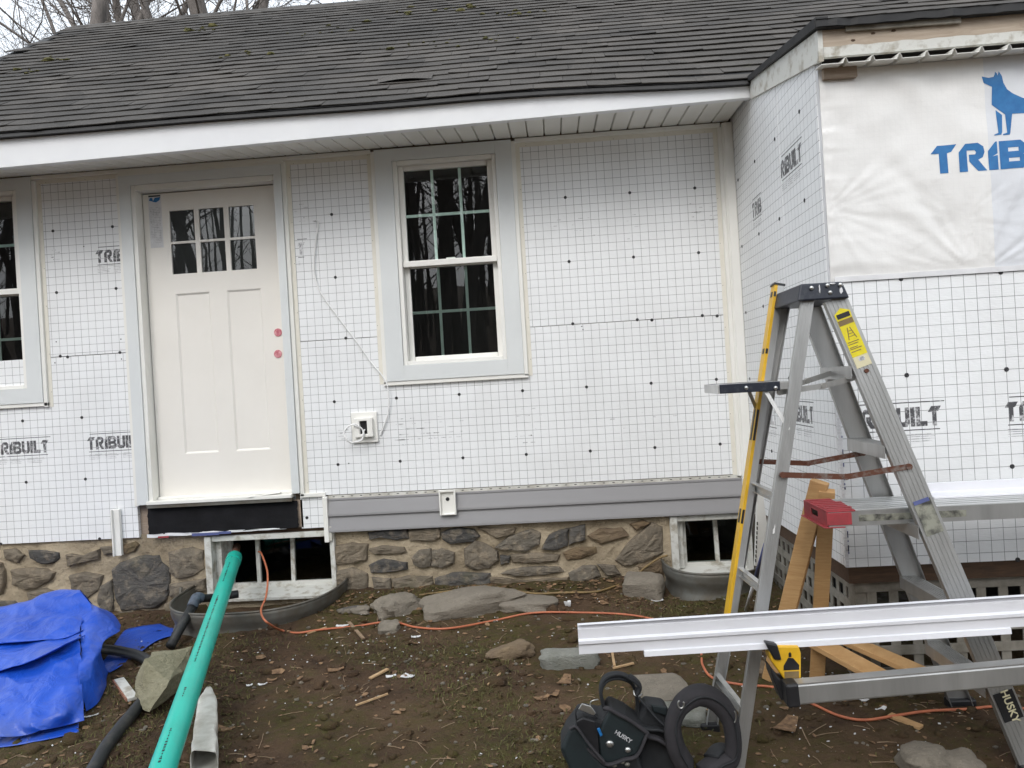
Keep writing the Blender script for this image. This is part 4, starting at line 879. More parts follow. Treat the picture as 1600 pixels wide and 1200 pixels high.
for pn, pf in (((1207, 777), (1181, 757)), ((1188, 918), (1160, 884)), ((1166, 1110), (1131, 1044))):
    a = PY(*pn, -2.10); b_ = PY(*pf, -1.77); za = (a.z+b_.z)/2; qa, qb = at(NRt, NRb, za), at(FRt, FRb, za)
    MB().channel(qa+Vector((0, .004, 0)), qb-Vector((0, .004, 0)), .034, .02, .003, (-1, 0, 0)).build('rear_crossbar', M_['alu_bright'], lad)
    if za > .2: MB().tube([qb+Vector((0, -.02, -.01)), at(FRt, FRb, za-.13)], .006, 6).build('brace_rod', M_['alu'], lad); MB().tube([qa+Vector((0, .02, -.01)), at(NRt, NRb, za-.13)], .006, 6).build('brace_rod', M_['alu'], lad)
# spreader braces, bent at the hinge
def spread(pts, y, mat):
    P = [PY(a, b_, y) for a, b_ in pts]; sp = group_part('spreader', lad, P[0])
    for i in range(2): MB().beam(P[i], P[i+1], .020, .004, (0, 1, 0)).build('spreader_arm', M_[mat], sp)
    for q in P: MB().tube([q+Vector((0, .006, 0)), q-Vector((0, .007, 0))], .011, 10).build('rivet', M_['rust' if mat == 'rust' else 'steel'], sp)
spread([(1223, 742), (1322, 745), (1420, 729)], -2.115, 'rust'); spread([(1183, 721), (1262, 724), (1348, 708)], -1.775, 'rust')
spread([(1218, 613), (1287, 603), (1335, 590)], -2.02, 'alu'); spread([(1218, 610), (1262, 595), (1302, 582)], -1.86, 'alu')
# fold-out pail shelf behind the rear rails
a, b_ = PY(1124, 609, -2.06), PY(1236, 602, -2.06); f0 = PY(1109, 606, -1.80); shg = group_part('pail_shelf', lad, a)
zc = (a.z+b_.z)/2; MB().bx(a.x, b_.x, -2.06, -1.80, zc+.012, zc+.016).build('tray', M_['alu_bright'], shg)
MB().bx(a.x, b_.x-.04, -2.064, -2.058, zc-.016, zc+.018).build('side_panel', M_['cap'], shg, bevel=.002); MB().bx(a.x, b_.x, -1.802, -1.796, zc-.016, zc+.018).build('side_panel', M_['cap'], shg, bevel=.002)
MB().bx(a.x-.006, a.x, -2.066, -1.794, zc-.016, zc+.018).build('end_panel', M_['alu_bright'], shg, bevel=.002)
MB().bx(b_.x-.04, b_.x+.02, -2.062, -2.058, zc-.012, zc+.012).build('hinge_strap', M_['alu'], shg)
for px in (1166, 1212): p = PY(px, 606, -2.065); MB().ball((p.x, -2.065, p.z), .008, 1, 0, 2, 10).build('bolt', M_['steel'], shg, smooth=True)
for q in ((FRt, FRb, -1.79), (NRt, NRb, -2.05)): w0 = at(q[0], q[1], zc-.16); MB().beam((a.x+.17, q[2], zc-.016), w0, .014, .003, (0, 1, 0)).build('shelf_strut', M_['alu'], shg)
# stickers on the near front rail
axn = (NFb-NFt).normalized(); un = axn.cross(Vector((0, 1, 0))).normalized(); nn = Vector((0, -1, 0)); nn = (nn-axn*nn.dot(axn)).normalized()
def onrail(s, v, o=.0035): return NFt + axn*s + un*v + nn*o
def sticker(name, s0, s1, v0, v1, mat, parent, o=.0035, poly=None):
    P = [onrail(s, v, o) for s, v in (poly or ((s0, v0), (s0, v1), (s1, v1), (s1, v0)))]
    return MB().prism(P, -nn*.0012).build(name, M_[mat], parent)
def s_at(px, py):
    p = PY(px, py, -2.08); return (p-NFt).dot(axn)
sA, sB, sC = s_at(1322, 497), s_at(1352, 552), s_at(1358, 562); sgn = 1 if un.x > 0 else -1
yl_ = sticker('yellow_label', sA, sB, -.028, .028, 'label_yellow', nf); sticker('barcode_label', sB+.0005, sC+.016, -.028, .028, 'label_cream', nf)
sticker('label_house_shape', 0, 0, 0, 0, 'label_yellow', yl_, .0035, [(sA-.0005, -.028), (sA-.0005, .028), (sA-.024, .030), (sA-.042, 0), (sA-.024, -.030)])
sticker('label_header', sA+.002, sA+.022, -.027, .027, 'brown_cord', yl_, .0042); sticker('label_band', sA-.022, sA-.004, -.024, .024, 'black', yl_, .0042)
sticker('bar_code', sB+.006, sB+.020, -.010, .012, 'ink_faint', nf, .0042)
for i, (s_, h_) in enumerate(((.086, .003), (.094, .003), (.106, .003), (.112, .003), (.122, .003))): sticker('label_text', sA+s_, sA+s_+h_, -.024, .018-.006*(i % 3), 'brown_cord', yl_, .0042)
for k_ in (-1, 1): sticker('label_ladder_drawing', 0, 0, 0, 0, 'brown_cord', yl_, .0042, [(sA+.034, k_*.003), (sA+.034, k_*.006), (sA+.078, k_*.016), (sA+.078, k_*.013)])
for i in range(3): sticker('label_ladder_rung', sA+.046+i*.010, sA+.048+i*.010, -.006-.003*i, .006+.003*i, 'brown_cord', yl_, .0045)
s1 = s_at(1432, 780)
M_['foil'] = pm('worn_foil_label', (.34, .34, .28), (.06, .06, .055), .4, 22, .3, lo=.42, hi=.62)
fo = sticker('worn_foil_label', s1, s1+.125, -.031, .031, 'foil', nf); sticker('blue_tape_scrap', s1-.004, s1+.010, -.030, .026, 'blue_pen', nf, .0045)
s2 = s_at(1558, 1062); hk = sticker('black_label', s2, s2+.10, -.034, .034, 'black', nf)
def text_mesh(txt, size, name, mat, parent, o, ux, uy, nrm, ext=.0004):
    cu = bpy.data.curves.new('t', 'FONT'); cu.body = txt; cu.size = size; cu.extrude = ext; cu.offset = size*.02; cu.align_x = 'CENTER'; cu.align_y = 'CENTER'
    to = bpy.data.objects.new('t', cu); C.objects.link(to); bpy.context.view_layer.update()
    me = bpy.data.meshes.new_from_object(to.evaluated_get(bpy.context.evaluated_depsgraph_get())); bpy.data.objects.remove(to)
    mt = Matrix((Vector(ux), Vector(uy), Vector(nrm))).transposed().to_4x4(); me.transform(mt); me.materials.clear(); me.materials.append(M_[mat]); me.name = name
    return inst(name, me, parent, o)
text_mesh('HUSKY', .036, 'label_lettering', 'label_cream', nf, onrail(s2+.052, 0.004*sgn, .0045), axn, -un if False else axn.cross(nn)*-1, nn)
for s_, v_ in ((s_at(1341, 584), .0),): p = onrail(s_, .0, .006); MB().tube([p, p-nn*.01], .008, 10).build('rail_rivet', M_['rust'], nf)

# ================================================================== PLANK, TRIM ON IT, SPIRIT LEVEL, STUDS
zp = PY(1293, 800, -2.045).z; xp = PY(1293, 800, -2.045).x; yn, yf = -2.045, -1.775; ph = .056
plk = thing('work_plank', 'aluminium scaffold plank with a red-painted end, laid across the ladder step', 'plank', (xp, -1.9, zp-ph)); xe = xp+3.2
m = MB().bx(xp+.005, xe, yn+.002, yf-.002, zp-.006, zp-.003); n_ = 7
for i in range(n_): y = yn+.02+(yf-yn-.04)*i/(n_-1); m.bx(xp+.09, xe, y-.010, y+.010, zp-.003, zp+.003)
m.build('deck', M_['alu_bright'], plk, bevel=.001, seg=1)
for y, s_ in ((yn, 1), (yf, -1)): MB().channel((xp+.003, y, zp-ph/2), (xe, y, zp-ph/2), ph, .03, .003, (0, s_, 0)).build('side_rail', M_['alu'], plk)
q = MB(); E_ = .012; xo = xp-.004
q.bx(xo, xp+.10, yn-.002, yf+.002, zp-.0025, zp+.0035); q.bx(xo, xp+.085, yn-.003, yn-.0005, zp-ph+.006, zp-.0045); q.bx(xo, xo+.004, yn+.0, yn+.10, zp-ph, zp-.003); q.bx(xo, xo+.004, yf-.09, yf, zp-ph, zp-.003); q.bx(xo, xo+.004, yn+.1, yf-.09, zp-ph, zp-.036); q.bx(xo, xo+.004, yn+.1, yf-.09, zp-.014, zp-.003)
q.bx(xo-.012, xp+.06, yn-.006, yf+.004, zp-ph-.004, zp-ph)
for i in range(n_): y = yn+.02+(yf-yn-.04)*i/(n_-1); q.bx(xo+.006, xp+.088+.03*random.random(), y-.011, y+.011, zp+.0036, zp+.0064)
q.build('red_end', M_['red'], plk, bevel=.001, seg=1)
a, b_ = PY(1342, 806, yn-.002), PY(1510, 800, yn-.002); MB().bx(a.x, b_.x, yn-.0015, yn-.0002, zp-.040, zp-.016).build('data_plate', M_['foil'], plk)
tt = thing('trim_length', 'white vinyl trim length lying on the scaffold plank', 'trim', (3.0, -1.85, zp))
xs_ = PY(1446, 775, -1.83).x
m = MB(); m.prism([(xs_, -1.90, zp+.003), (xs_, -1.80, zp+.003), (xs_, -1.80, zp+.052), (xs_, -1.812, zp+.052), (xs_, -1.812, zp+.016), (xs_, -1.90, zp+.012)], (2.2, 0, .0)); m.build('channel', M_['trim'], tt, bevel=.002)
lv = thing('spirit_level', 'long yellow-edged spirit level leaning on the ladder', 'level', (2.0, -1.8, 0))
T_, B_ = PY(1213, 446, -1.735), PY(1136, 980, -1.86); ld = (B_-T_).normalized(); offs = Vector((.012, 0, 0))
MB().beam(T_+offs, B_+offs, .026, .055, (0, 1, 0)).build('aluminium_bar', M_['alu'], lv, bevel=.001)
ye = MB().beam(T_-offs*.55, B_-offs*.55, .013, .056, (0, 1, 0)).build('yellow_edge', M_['yellow'], lv, bevel=.001)
MB().beam(T_+Vector((.006, 0, .003)), T_+ld*.008+Vector((.006, 0, .003)), .045, .06, (0, 1, 0)).build('end_cap', M_['black'], lv)
for f0, f1 in ((.02, .035), (.19, .205), (.37, .46), (.66, .70)): MB().beam(T_.lerp(B_, f0)-offs*1.12, T_.lerp(B_, f1)-offs*1.12, .004, .02, (0, 1, 0)).beam(T_.lerp(B_, f0)+Vector((-.008, -.0285, 0)), T_.lerp(B_, f1)+Vector((-.008, -.0285, 0)), .009, .002, (0, 1, 0)).build('vial_slot', M_['black'], lv)
# two studs leaning behind the plank end
def stud(label, t, b, w_=.086, d_=.038, side=(0, 1, 0)):
    o = thing('timber_stud', label, 'timber', b, 'new timber studs propped behind the plank end'); MB().beam(t, b, w_, d_, side).build('stud', M_['wood_new'], o, origin=b, bevel=.003)
g = PG(1180, 1036); stud('leaning pine stud slanting down to the left behind the red plank end', PY(1281, 752, -1.70), Vector((g.x+.02, -1.42, gz(g.x, -1.42))), .070, .038, (.6, 1, 0))
g = PG(1276, 1062); stud('upright pine stud under the red plank end', PY(1292, 766, -1.71), Vector((g.x, g.y, g.z-.01)), .062, .040, (.3, 1, 0))

# ================================================================== TRIM IN FRONT, SAW STAND
YC = -2.31
def profile_len(name, label, x0, z0, x1, z1, y, extra):
    o = thing(name, label, 'trim', (x0, y, z0)); d = Vector((x1-x0, 0, z1-z0))
    pr = [(0, 0), (.012, .004), (.012, .034), (.020, .040), (.020, .050), (.010, .056), (.010, .088), (.0, .092), (-.004, .098), (.0, .104), (.016, .104)]
    pr = [(-a, b_) for a, b_ in pr]; n_ = len(pr); t = .0025; vs = []
    for e in (0, 1):
        for a, b_ in pr: vs.append(Vector((x0, y+a, z0+b_))+d*e)
        for a, b_ in pr[::-1]: vs.append(Vector((x0, y+a+t*1.6, z0+b_+.0005))+d*e)
    q = 2*n_; MB().add(vs, [(i, (i+1) % q, q+(i+1) % q, q+i) for i in range(q)] + [(i, i+1, q-2-i, q-1-i) for i in range(n_-1)] + [(q+q-1-i, q+q-2-i, q+i+1, q+i) for i in range(n_-1)]).build('profile', M_['trim'], o)
    MB().beam((x0+.002, y+.06, z0+.002), Vector((x0+.002, y+.06, z0+.002))+d, .002, .11, (0, 1, 0)).build('back_flange', M_['trim'], o)
    return o
a, b_ = PY(905, 1022.5, YC), PY(1600, 979, YC); a2, b2 = PY(1006, 1021, YC-.006), PY(1576, 974, YC-.006)
sl_ = (b_.z-a.z)/(b_.x-a.x)
profile_len('trim_length', 'long white vinyl trim length crossing in front of the step ladder', a.x, a.z, a.x+2.6, a.z+2.6*sl_, YC, 0)
o = thing('trim_length', 'shorter white trim strip lying along the lower edge of the long one', 'trim', (a2.x, YC-.02, a2.z))
d_ = Vector((b2.x-a2.x, 0, (b2.x-a2.x)*sl_)); MB().prism([(a2.x, YC-.023, a2.z-.006), (a2.x, YC-.020, a2.z+.012), (a2.x, YC-.014, a2.z+.014), (a2.x, YC+.03, a2.z-.004)], d_).build('lip', M_['trim'], o, bevel=.001)
YB = -2.37; a, b_ = PY(1240, 1082, YB), PY(1600, 1050, YB); d_ = (b_-a).normalized()
saw = thing('saw_stand', 'grey aluminium saw-stand beam with black end cap and yellow bracket', 'saw stand', (a.x, YB, 0)); e_ = a+d_*2.0
MB().beam(a, e_, .066, .05, (0, 1, 0)).build('beam', M_['alu'], saw, bevel=.006)
MB().beam(a+Vector((0, 0, .0345)), e_+Vector((0, 0, .0345)), .003, .045, (0, 1, 0)).build('beam_top_face', M_['alu_bright'], saw)
MB().beam(a-d_*.03, a+d_*.012, .078, .062, (0, 1, 0)).build('end_cap', M_['black'], saw, bevel=.008)
K3 = lambda pts: [(1040+x/2.857, 780+y/2.857) for x, y in pts]
def slabpx(pts, y, dep, name, mat, parent, bevel=.004): return MB().prism([PY(px, py, y) for px, py in pts], (0, dep, 0)).build(name, M_[mat], parent, bevel=bevel)
slabpx(K3([(462, 655), (595, 655), (606, 690), (606, 805), (535, 812), (505, 770), (470, 720)]), YB+.03, .07, 'bracket', 'yellow', saw, .006)
slabpx(K3([(445, 640), (500, 650), (520, 720), (488, 720), (470, 690)]), YB+.02, .06, 'grip', 'black', saw, .005)
slabpx(K3([(468, 745), (500, 790), (520, 812), (600, 808), (595, 835), (520, 905), (500, 850), (475, 790)]), YB+.028, .075, 'bracket_foot', 'black', saw, .005)
slabpx(K3([(527, 745), (548, 708), (570, 710), (597, 740), (597, 762), (527, 765)]), YB+.0285, .004, 'bracket_plate', 'black', saw, .001)
slabpx(K3([(530, 770), (596, 768), (596, 800), (532, 803)]), YB+.0288, .003, 'bracket_text_panel', 'brown_cord', saw, .001)
slabpx(K3([(549, 690), (556, 682), (562, 690), (562, 705), (550, 706)]), YB+.0284, .004, 'bracket_symbol', 'black', saw, .0005)
for k_ in (.95, 1.85):
    q = a+d_*k_
    for s_ in (-1, 1): f_ = Vector((q.x+.1*(k_-1.4), YB+s_*.42, 0)); f_.z = gz(f_.x, f_.y); MB().tube([q, f_], .016, 10).build('leg', M_['alu'], saw)

# ================================================================== ON THE GROUND BY THE BUMP-OUT
for (p1_, p2_, w_, lb) in (((1285, 1008), (1362, 1050), .10, 'near pine board lying flat beside the upright stud'), ((1338, 1006), (1442, 1052), .085, 'far pine board lying along the lattice skirt')):
    A, B = PZ(*p1_, .135), PZ(*p2_, .105); dr = (B-A).normalized(); A = A-dr*.12; B = B+dr*.04
    o = thing('pine_board', lb, 'board', A, 'new boards lying by the lattice'); MB().beam(A, B, w_, .022, (0, 0, 1)).build('plank', M_['wood_new'], o, origin=A, bevel=.002)
A, B = PZ(1330, 1040, .08), PZ(1380, 1060, .06)
o = thing('pine_offcut', 'short round-ended pine offcut under the two boards', 'board', A); MB().beam(A, B, .07, .018, (0, 0, 1)).build('plank', M_['wood_x'], o, origin=A, bevel=.004)
A, B = PG(1390, 1120), PG(1440, 1140); A.z += .008; B.z += .008
o = thing('pine_offcut', 'reddish wood scrap near the orange cord on the right', 'board', A); MB().beam(A, B, .035, .012, (0, 0, 1)).build('scrap', M_['wood_x'], o, origin=A, bevel=.002)
tp, bt = PY(1186, 772, -.62), PY(1192, 884, -.50)
o = thing('trim_offcut', 'white vinyl offcut standing behind the ladder at the window well', 'trim', bt)
MB().prism([tp+Vector((-.012, 0, 0)), tp+Vector((.022, 0, -.01)), bt+Vector((.055, 0, 0)), bt+Vector((-.045, 0, 0))], (0, .02, 0)).build('strip', M_['vinyl'], o, bevel=.002)
ho = MB()
for i in range(9): q = tp.lerp(bt, .40+i*.065)+Vector((-.018-.0026*i, -.002, 0)); ho.box(q, (.006, .002, .018))
tag(ho.build('nail_slots', M_['black'], o), kind='stuff')
A, B = PY(1196, 850, -1.45), PG(1165, 950); o = thing('painted_pole', 'thin blue and white pole standing behind the ladder', 'pole', B)
MB().tube([A, A.lerp(B, .45)], .009, 8).build('blue_end', M_['blue_pen'], o, smooth=True); MB().tube([A.lerp(B, .45), B], .009, 8).build('white_end', M_['coil'], o, smooth=True)

# ================================================================== CORDS
def cord(name, label, pts, r, mat, cat='cord'):
    P = spline(pts, 10); o = tag(MB().tube(P, r, 8).build(name, mat, origin=P[0], smooth=True), label, cat); return o
oc = [PY(404, 862, .10), PY(409, 866, -.02), PY(418, 895, -.35), PY(416, 930, -.55), PZ(408, 952, .17), PZ(412, 967, .172), PZ(424, 977, .13)]
oc += [PG(*q, .008) for q in ((440, 984), (465, 984), (500, 984), (560, 978), (610, 968), (650, 980), (700, 982), (770, 970), (830, 958), (900, 957), (985, 961), (1040, 975), (1090, 1010), (1098, 1040), (1115, 1060), (1160, 1070), (1215, 1076), (1270, 1100), (1310, 1118), (1350, 1125), (1400, 1118), (1450, 1111), (1510, 1108), (1560, 1104), (1640, 1112))]
cord('extension_cord', 'orange extension cord running from the basement window across the dirt', oc, .0058, M_['orange'])
bc = [PG(*q, .01) for q in ((655, 930), (700, 924), (760, 918), (830, 925), (880, 926), (930, 922), (960, 916))] + [PY(985, 905, -.06), PY(1010, 885, -.04), PY(1030, 872, -.03), PY(1043, 868, -.02)]
cord('brown_cord', 'yellowish-brown cord lying along the foot of the foundation', bc, .0065, M_['brown_cord'])
wc = [PY(490, 345, -.006), PY(497, 348, -.012), PY(493, 380, -.012), PY(491, 420, -.012), PY(500, 455, -.012), PY(530, 498, -.012), PY(556, 532, -.014), PY(580, 566, -.014), PY(598, 588, -.02), PY(606, 606, -.03), PY(607, 640, -.02), PY(600, 665, -.012), PY(594, 680, -.01)]
cord('cable', 'thin white cable hanging from the wall beside the door', wc, .0045, M_['white_cord'], 'cable')
lc = [PY(570, 671, -.03), PY(566, 680, -.07)]
for k_ in range(26):
    a_ = -.2+k_*.55; lc.append(PY(553+16*math.cos(a_)*(1-.004*k_), 677-15*math.sin(a_)*(1-.006*k_)+(k_ % 3), -.062-.002*(k_ % 4)))
cord('coiled_cable', 'small coil of white cable hanging from the light mount block', lc, .0036, M_['white_cord'], 'cable')

# ================================================================== GREEN PIPE, BLACK PIPES, BLOCK, SCRAPS (left)
A, B = PY(366, 872, -.04), PY(258, 1190, -2.42); dr = (B-A).normalized(); B2 = B+dr*.9
tp_ = thing('drain_pipe', 'long teal plastic pipe running out of the basement window', 'pipe', B2)
def bell(p0, p1, r0, r1): return MB().pipe(p0, p1, r0, r1, 28)
MB().pipe(A, B2, .0445, .040, 28).build('pipe', M_['teal'], tp_, smooth=True)
for o in (tp_.children[0],):
    o.data.polygons.foreach_set('use_smooth', [True]*len(o.data.polygons)); md_ = o.modifiers.new('edge', 'EDGE_SPLIT'); md_.split_angle = R(40)
bl = MB().pipe(A-dr*.005, A+dr*.10, .0485, .0405, 28).build('bell_end', M_['teal'], tp_); bl.modifiers.new('edge', 'EDGE_SPLIT').split_angle = R(40); bl.data.polygons.foreach_set('use_smooth', [True]*len(bl.data.polygons))
MB().tube([A-dr*.20+Vector((0, 0, .02)), A+dr*.05], .026, 14).build('inner_pipe', M_['rust'], tp_, smooth=True)
up_ = Vector((0, 0, 1)); sdv = dr.cross(up_).normalized(); upv = sdv.cross(dr).normalized(); lx_ = sdv if sdv.x < 0 else -sdv
nv_ = CAM-(A+dr*1.2); nv_ = (nv_-dr*nv_.dot(dr)).normalized(); tn = (nv_*.93+lx_*.36); tn = (tn-dr*tn.dot(dr)).normalized()
pm_ = MB(); s_ = .25                                       # printed line on the pipe's upper left
while s_ < 2.6:
    L_ = random.uniform(.006, .02); q = A+dr*s_ + tn*.0448; pm_.beam(q, q+dr*L_*.6, .008 if random.random() < .6 else .004, .0008, tn); s_ += L_*.6+random.uniform(.004, .012) + (.25 if random.random() < .025 else 0)
tag(pm_.build('printed_lettering', M_['rubber'], tp_), kind='stuff')
for s_, w_ in ((.95, .010), (.12, .004), (1.35, .006)): q = A+dr*s_+upv*.0446; MB().beam(q, q+dr*.02, w_, .001, upv).build('scuff', M_['rubber'], tp_)

bp = thing('black_pipe', 'black plastic drain pipe with a taped elbow beside the window well', 'pipe', (-.9, -.6, 0))
j = PY(307, 936, -.55); e1 = PY(340, 933, -.42); e0 = PG(266, 1010, .028)
MB().tube(spline([PY(372, 928, -.35), e1, j], 6), .024, 14).build('upper_run', M_['rubber'], bp, smooth=True); MB().tube([j, j.lerp(e0, .5), e0], .026, 14).build('lower_run', M_['rubber'], bp, smooth=True)
M_['tape'] = pm('grey_blue_tape', (.10, .13, .17), (.05, .06, .08), .5, 30, b=.6, bs=60)
MB().tube(spline([j+(e1-j)*.22, j+Vector((0, 0, .006)), j+(e0-j)*.18], 5), .031, 14).build('taped_elbow', M_['tape'], bp, smooth=True)
bp2 = thing('black_pipe', 'black plastic pipe lying on the dirt from the tarp past the concrete block', 'pipe', PG(200, 1120))
MB().tube(spline([PG(120, 1008, .06), PG(157, 1014, .05), PG(190, 1018, .045), PG(228, 1030, .035), PG(250, 1060, .03), PG(215, 1105, .03), PG(190, 1135, .022), PG(165, 1168, .02), PG(150, 1195, .02), PG(125, 1235, .02)], 8), .027, 14).build('run', M_['rubber'], bp2, smooth=True)
q = PG(196, 1000, .0); rp = tag(MB().tube([PY(275, 943, -.18), PY(276, 975, -.20)], .016, 12).build('rusty_stub_pipe', M_['rust'], smooth=True), 'short rusty pipe stub standing against the stone foundation', 'pipe')
st_ = [PY(283, 918, -.10), PY(282, 932, -.14), PY(287, 943, -.16), PY(293, 949, -.16)]
rp2 = tag(MB().tube(spline(st_, 5), .010, 8).build('bent_metal_strap', M_['galv'], smooth=True), 'bent metal strap sticking up left of the window well', 'strap')

def rock(name, label, px, py, dims, rot=0, mat='rock', seed=1, amp=.5, sink=.3, flat=.45, n=18, tilt=0, group=None, cat='rock'):
    p = PG(px, py); dx, dy, dz = dims; mb = MB(); mb.ball((0, 0, 0), (dx/2, dy/2, dz/2), seed, amp*.6, 1.3, n+14, flat)
    M2 = Matrix.Rotation(R(rot), 3, 'Z') @ Matrix.Rotation(R(tilt), 3, 'Y')
    vs = []
    for v in mb.v:
        v = Vector(v); k_ = 1+.22*amp*(abs(nz(v.x*9+seed, v.y*9, v.z*14))-.25)+.12*amp*nz(v.x*24+seed, v.y*24, v.z*34)+.05*nz(v.x*60, v.y*60, v.z*60+seed); vs.append(M2 @ (v*k_))
    mb.v = [tuple(v) for v in vs]; o = mb.build(name, M_[mat]); p.z += dz*(.5-sink); place(o, p)
    o.modifiers.new('edge', 'EDGE_SPLIT').split_angle = R(38); o.data.polygons.foreach_set('use_smooth', [True]*len(o.data.polygons))
    return tag(o, label, cat, group)
# broken concrete block propped under the green pipe
bk = thing('concrete_block', 'broken mossy concrete chunk beside the green pipe', 'block', PG(245, 1110))
K4 = lambda pts: [(a/4, 900+b_/4) for a, b_ in pts]
fr4 = [PY(a, b_, y) for (a, b_), y in zip(K4([(905, 520), (1055, 655), (1040, 700), (940, 850), (890, 820), (845, 760), (870, 620)]), (-1.42, -1.52, -1.55, -1.62, -1.58, -1.50, -1.44))]
bk4 = [PY(a, b_, y) for (a, b_), y in zip(K4([(960, 480), (1195, 445), (1185, 560), (1120, 700), (1060, 760), (1000, 760), (950, 560)]), (-1.20, -1.16, -1.28, -1.38, -1.38, -1.34, -1.24))]
me = bpy.data.meshes.new('chunk'); me.materials.append(M_['cement']); bm = bmesh.new()
for q in fr4+bk4: bm.verts.new(q-WL[bk.name])
hull = bmesh.ops.convex_hull(bm, input=bm.verts); bmesh.ops.delete(bm, geom=[v for v in bm.verts if not v.link_faces], context='VERTS')
for _ in range(4): bmesh.ops.subdivide_edges(bm, edges=[e for e in bm.edges if e.calc_length() > .022], cuts=1); bmesh.ops.triangulate(bm, faces=bm.faces)
bm.normal_update()
for v in bm.verts: v.co += Vector((nz(v.co.x*10, v.co.y*10, v.co.z*10), nz(v.co.z*10, v.co.x*10, 5+v.co.y*10), nz(v.co.y*10, 9+v.co.z*10, v.co.x*10)))*.011 + v.normal*.006*nz(v.co.x*38, v.co.y*38, v.co.z*38)
bm.to_mesh(me); bm.free(); o = bpy.data.objects.new('chunk', me); C.objects.link(o); place(o, WL[bk.name], bk)
# painted board scrap, downspout scrap
A, B = PG(186, 1062, .012), PG(208, 1092, .012); o = thing('painted_scrap', 'white-painted wood scrap with a red edge beside the concrete chunk', 'scrap', A)
MB().beam(A, B, .045, .016, (0, 0, 1)).build('board', M_['paint_old'], o, bevel=.002); MB().beam(A+Vector((-.026, -.010, -.002)), B+Vector((-.026, -.010, -.002)), .006, .014, (0, 0, 1)).build('red_edge', M_['brick'], o)
gs = thing('downspout_scrap', 'crumpled white downspout piece lying beside the green pipe', 'downspout', PG(310, 1170))
A, B = PG(326, 1068, .09), PG(318, 1180, .10); w2 = .038
def dsp(u, v):
    q = A.lerp(B, v); a_ = u*2*math.pi; c_, s__ = math.cos(a_), math.sin(a_); ex = math.copysign(abs(c_)**.35, c_)*(w2+.012*v); ez = math.copysign(abs(s__)**.35, s__)*.045
    crimp = 1-.75*max(0, (.28-v)/.28); return (q.x+ex*crimp+.006*nz(u*9, v*9), q.y, q.z+ez*crimp+.006*nz(v*11, u*8)-.03)
ds = MB().grid(dsp, 40, 24).build('spout', M_['vinyl_dirty'], gs, smooth=True); ds.modifiers.new('solid', 'SOLIDIFY').thickness = .0015
A2, B2_ = PG(315, 1108, .10), PG(307, 1155, .10); MB().beam(A2, B2_, .022, .012, (0, 0, 1)).build('strap', M_['coil'], gs, bevel=.002)

# ------------------------------------------------------------------ blue tarp, thrown down in folds
def loft(mb, rws, nu=26, nv=14, amp=.010, fr=6, seed=0, lift=0.0):
    rws = [[Vector(p) for p in r_] for r_ in rws]; cols = [spline(r_, nu//(len(r_)-1)) for r_ in rws]; nn_ = len(cols[0]); out = []
    seg = max(2, nv//(len(rws)-1)); cc = [spline([c_[i] for c_ in cols], seg) for i in range(nn_)]; mm = len(cc[0]); vs = []
    for j_ in range(mm):
        for i in range(nn_):
            p = cc[i][j_]; f = nz(p.x*fr+seed, p.y*fr*.6, p.z*fr*1.6); g_ = 1-abs(nz(p.x*fr*.7+p.z*3, p.y*2+seed, p.z*fr+3))
            rd = .5-abs(nz(p.x*5.5+p.z*4+seed, p.y*4, p.z*8))*1.6; rd2 = .4-abs(nz(p.x*13+p.z*6+seed, p.y*9, p.z*15+4)); p = p+Vector((.0, -1, .55))*(amp*f+amp*.9*(g_-.6)+amp*1.9*rd+amp*.7*rd2); p.z = max(p.z, gz(p.x, p.y)+.004+lift); vs.append(p)
    mb.add(vs, [(j_*nn_+i, j_*nn_+i+1, (j_+1)*nn_+i+1, (j_+1)*nn_+i) for j_ in range(mm-1) for i in range(nn_-1)])
def T4(a, b_, y): return PY(a/4, 900+b_/4, y)
def TG(a, b_, dz=.012): return PG(a/4, 900+b_/4, dz)
tm = MB()
back = [Vector((T4(a, b_, -.72).x, -.40, gz(-1.5, -.4)+.01)) for a, b_ in ((-60, 205), (150, 168), (300, 118), (400, 90), (510, 95))]
D0 = [T4(-60, 212, -.76), T4(150, 168, -.74), T4(300, 118, -.72), T4(400, 90, -.70), T4(512, 95, -.72)]
D1 = [T4(-60, 275, -.95), T4(150, 262, -.95), T4(300, 236, -.94), T4(430, 215, -.92), T4(575, 200, -.88)]
D2 = [T4(-60, 345, -1.08), T4(150, 335, -1.08), T4(300, 325, -1.08), T4(420, 300, -1.06), T4(520, 300, -1.02)]
D3 = [T4(-60, 428, -1.17), T4(150, 412, -1.17), T4(300, 398, -1.17), T4(420, 385, -1.15), T4(510, 345, -1.10)]
D4 = [q+Vector((0, .05, -.006)) for q in D3]
loft(tm, [back, D0, D1, D2, D3, D4], 72, 70, .012, 6, 1)
C0 = [T4(-60, 405, -1.11), T4(150, 400, -1.11), T4(300, 388, -1.11), T4(420, 376, -1.09), T4(505, 345, -1.05)]
C1 = [T4(-60, 490, -1.27), T4(150, 470, -1.27), T4(300, 437, -1.25), T4(420, 405, -1.20), T4(505, 365, -1.13)]
C2 = [T4(-60, 600, -1.40), T4(150, 545, -1.39), T4(300, 483, -1.36), T4(420, 425, -1.29), T4(505, 380, -1.18)]
C3 = [q+Vector((0, .06, -.01)) for q in C2]
loft(tm, [C0, C1, C2, C3], 72, 36, .010, 6, 4)
A0 = [T4(-60, 560, -1.31), T4(150, 520, -1.29), T4(300, 470, -1.26), T4(420, 420, -1.22), T4(500, 385, -1.16)]
A1 = [T4(-60, 705, -1.48), T4(150, 685, -1.48), T4(300, 650, -1.47), T4(420, 610, -1.44), T4(512, 560, -1.38)]
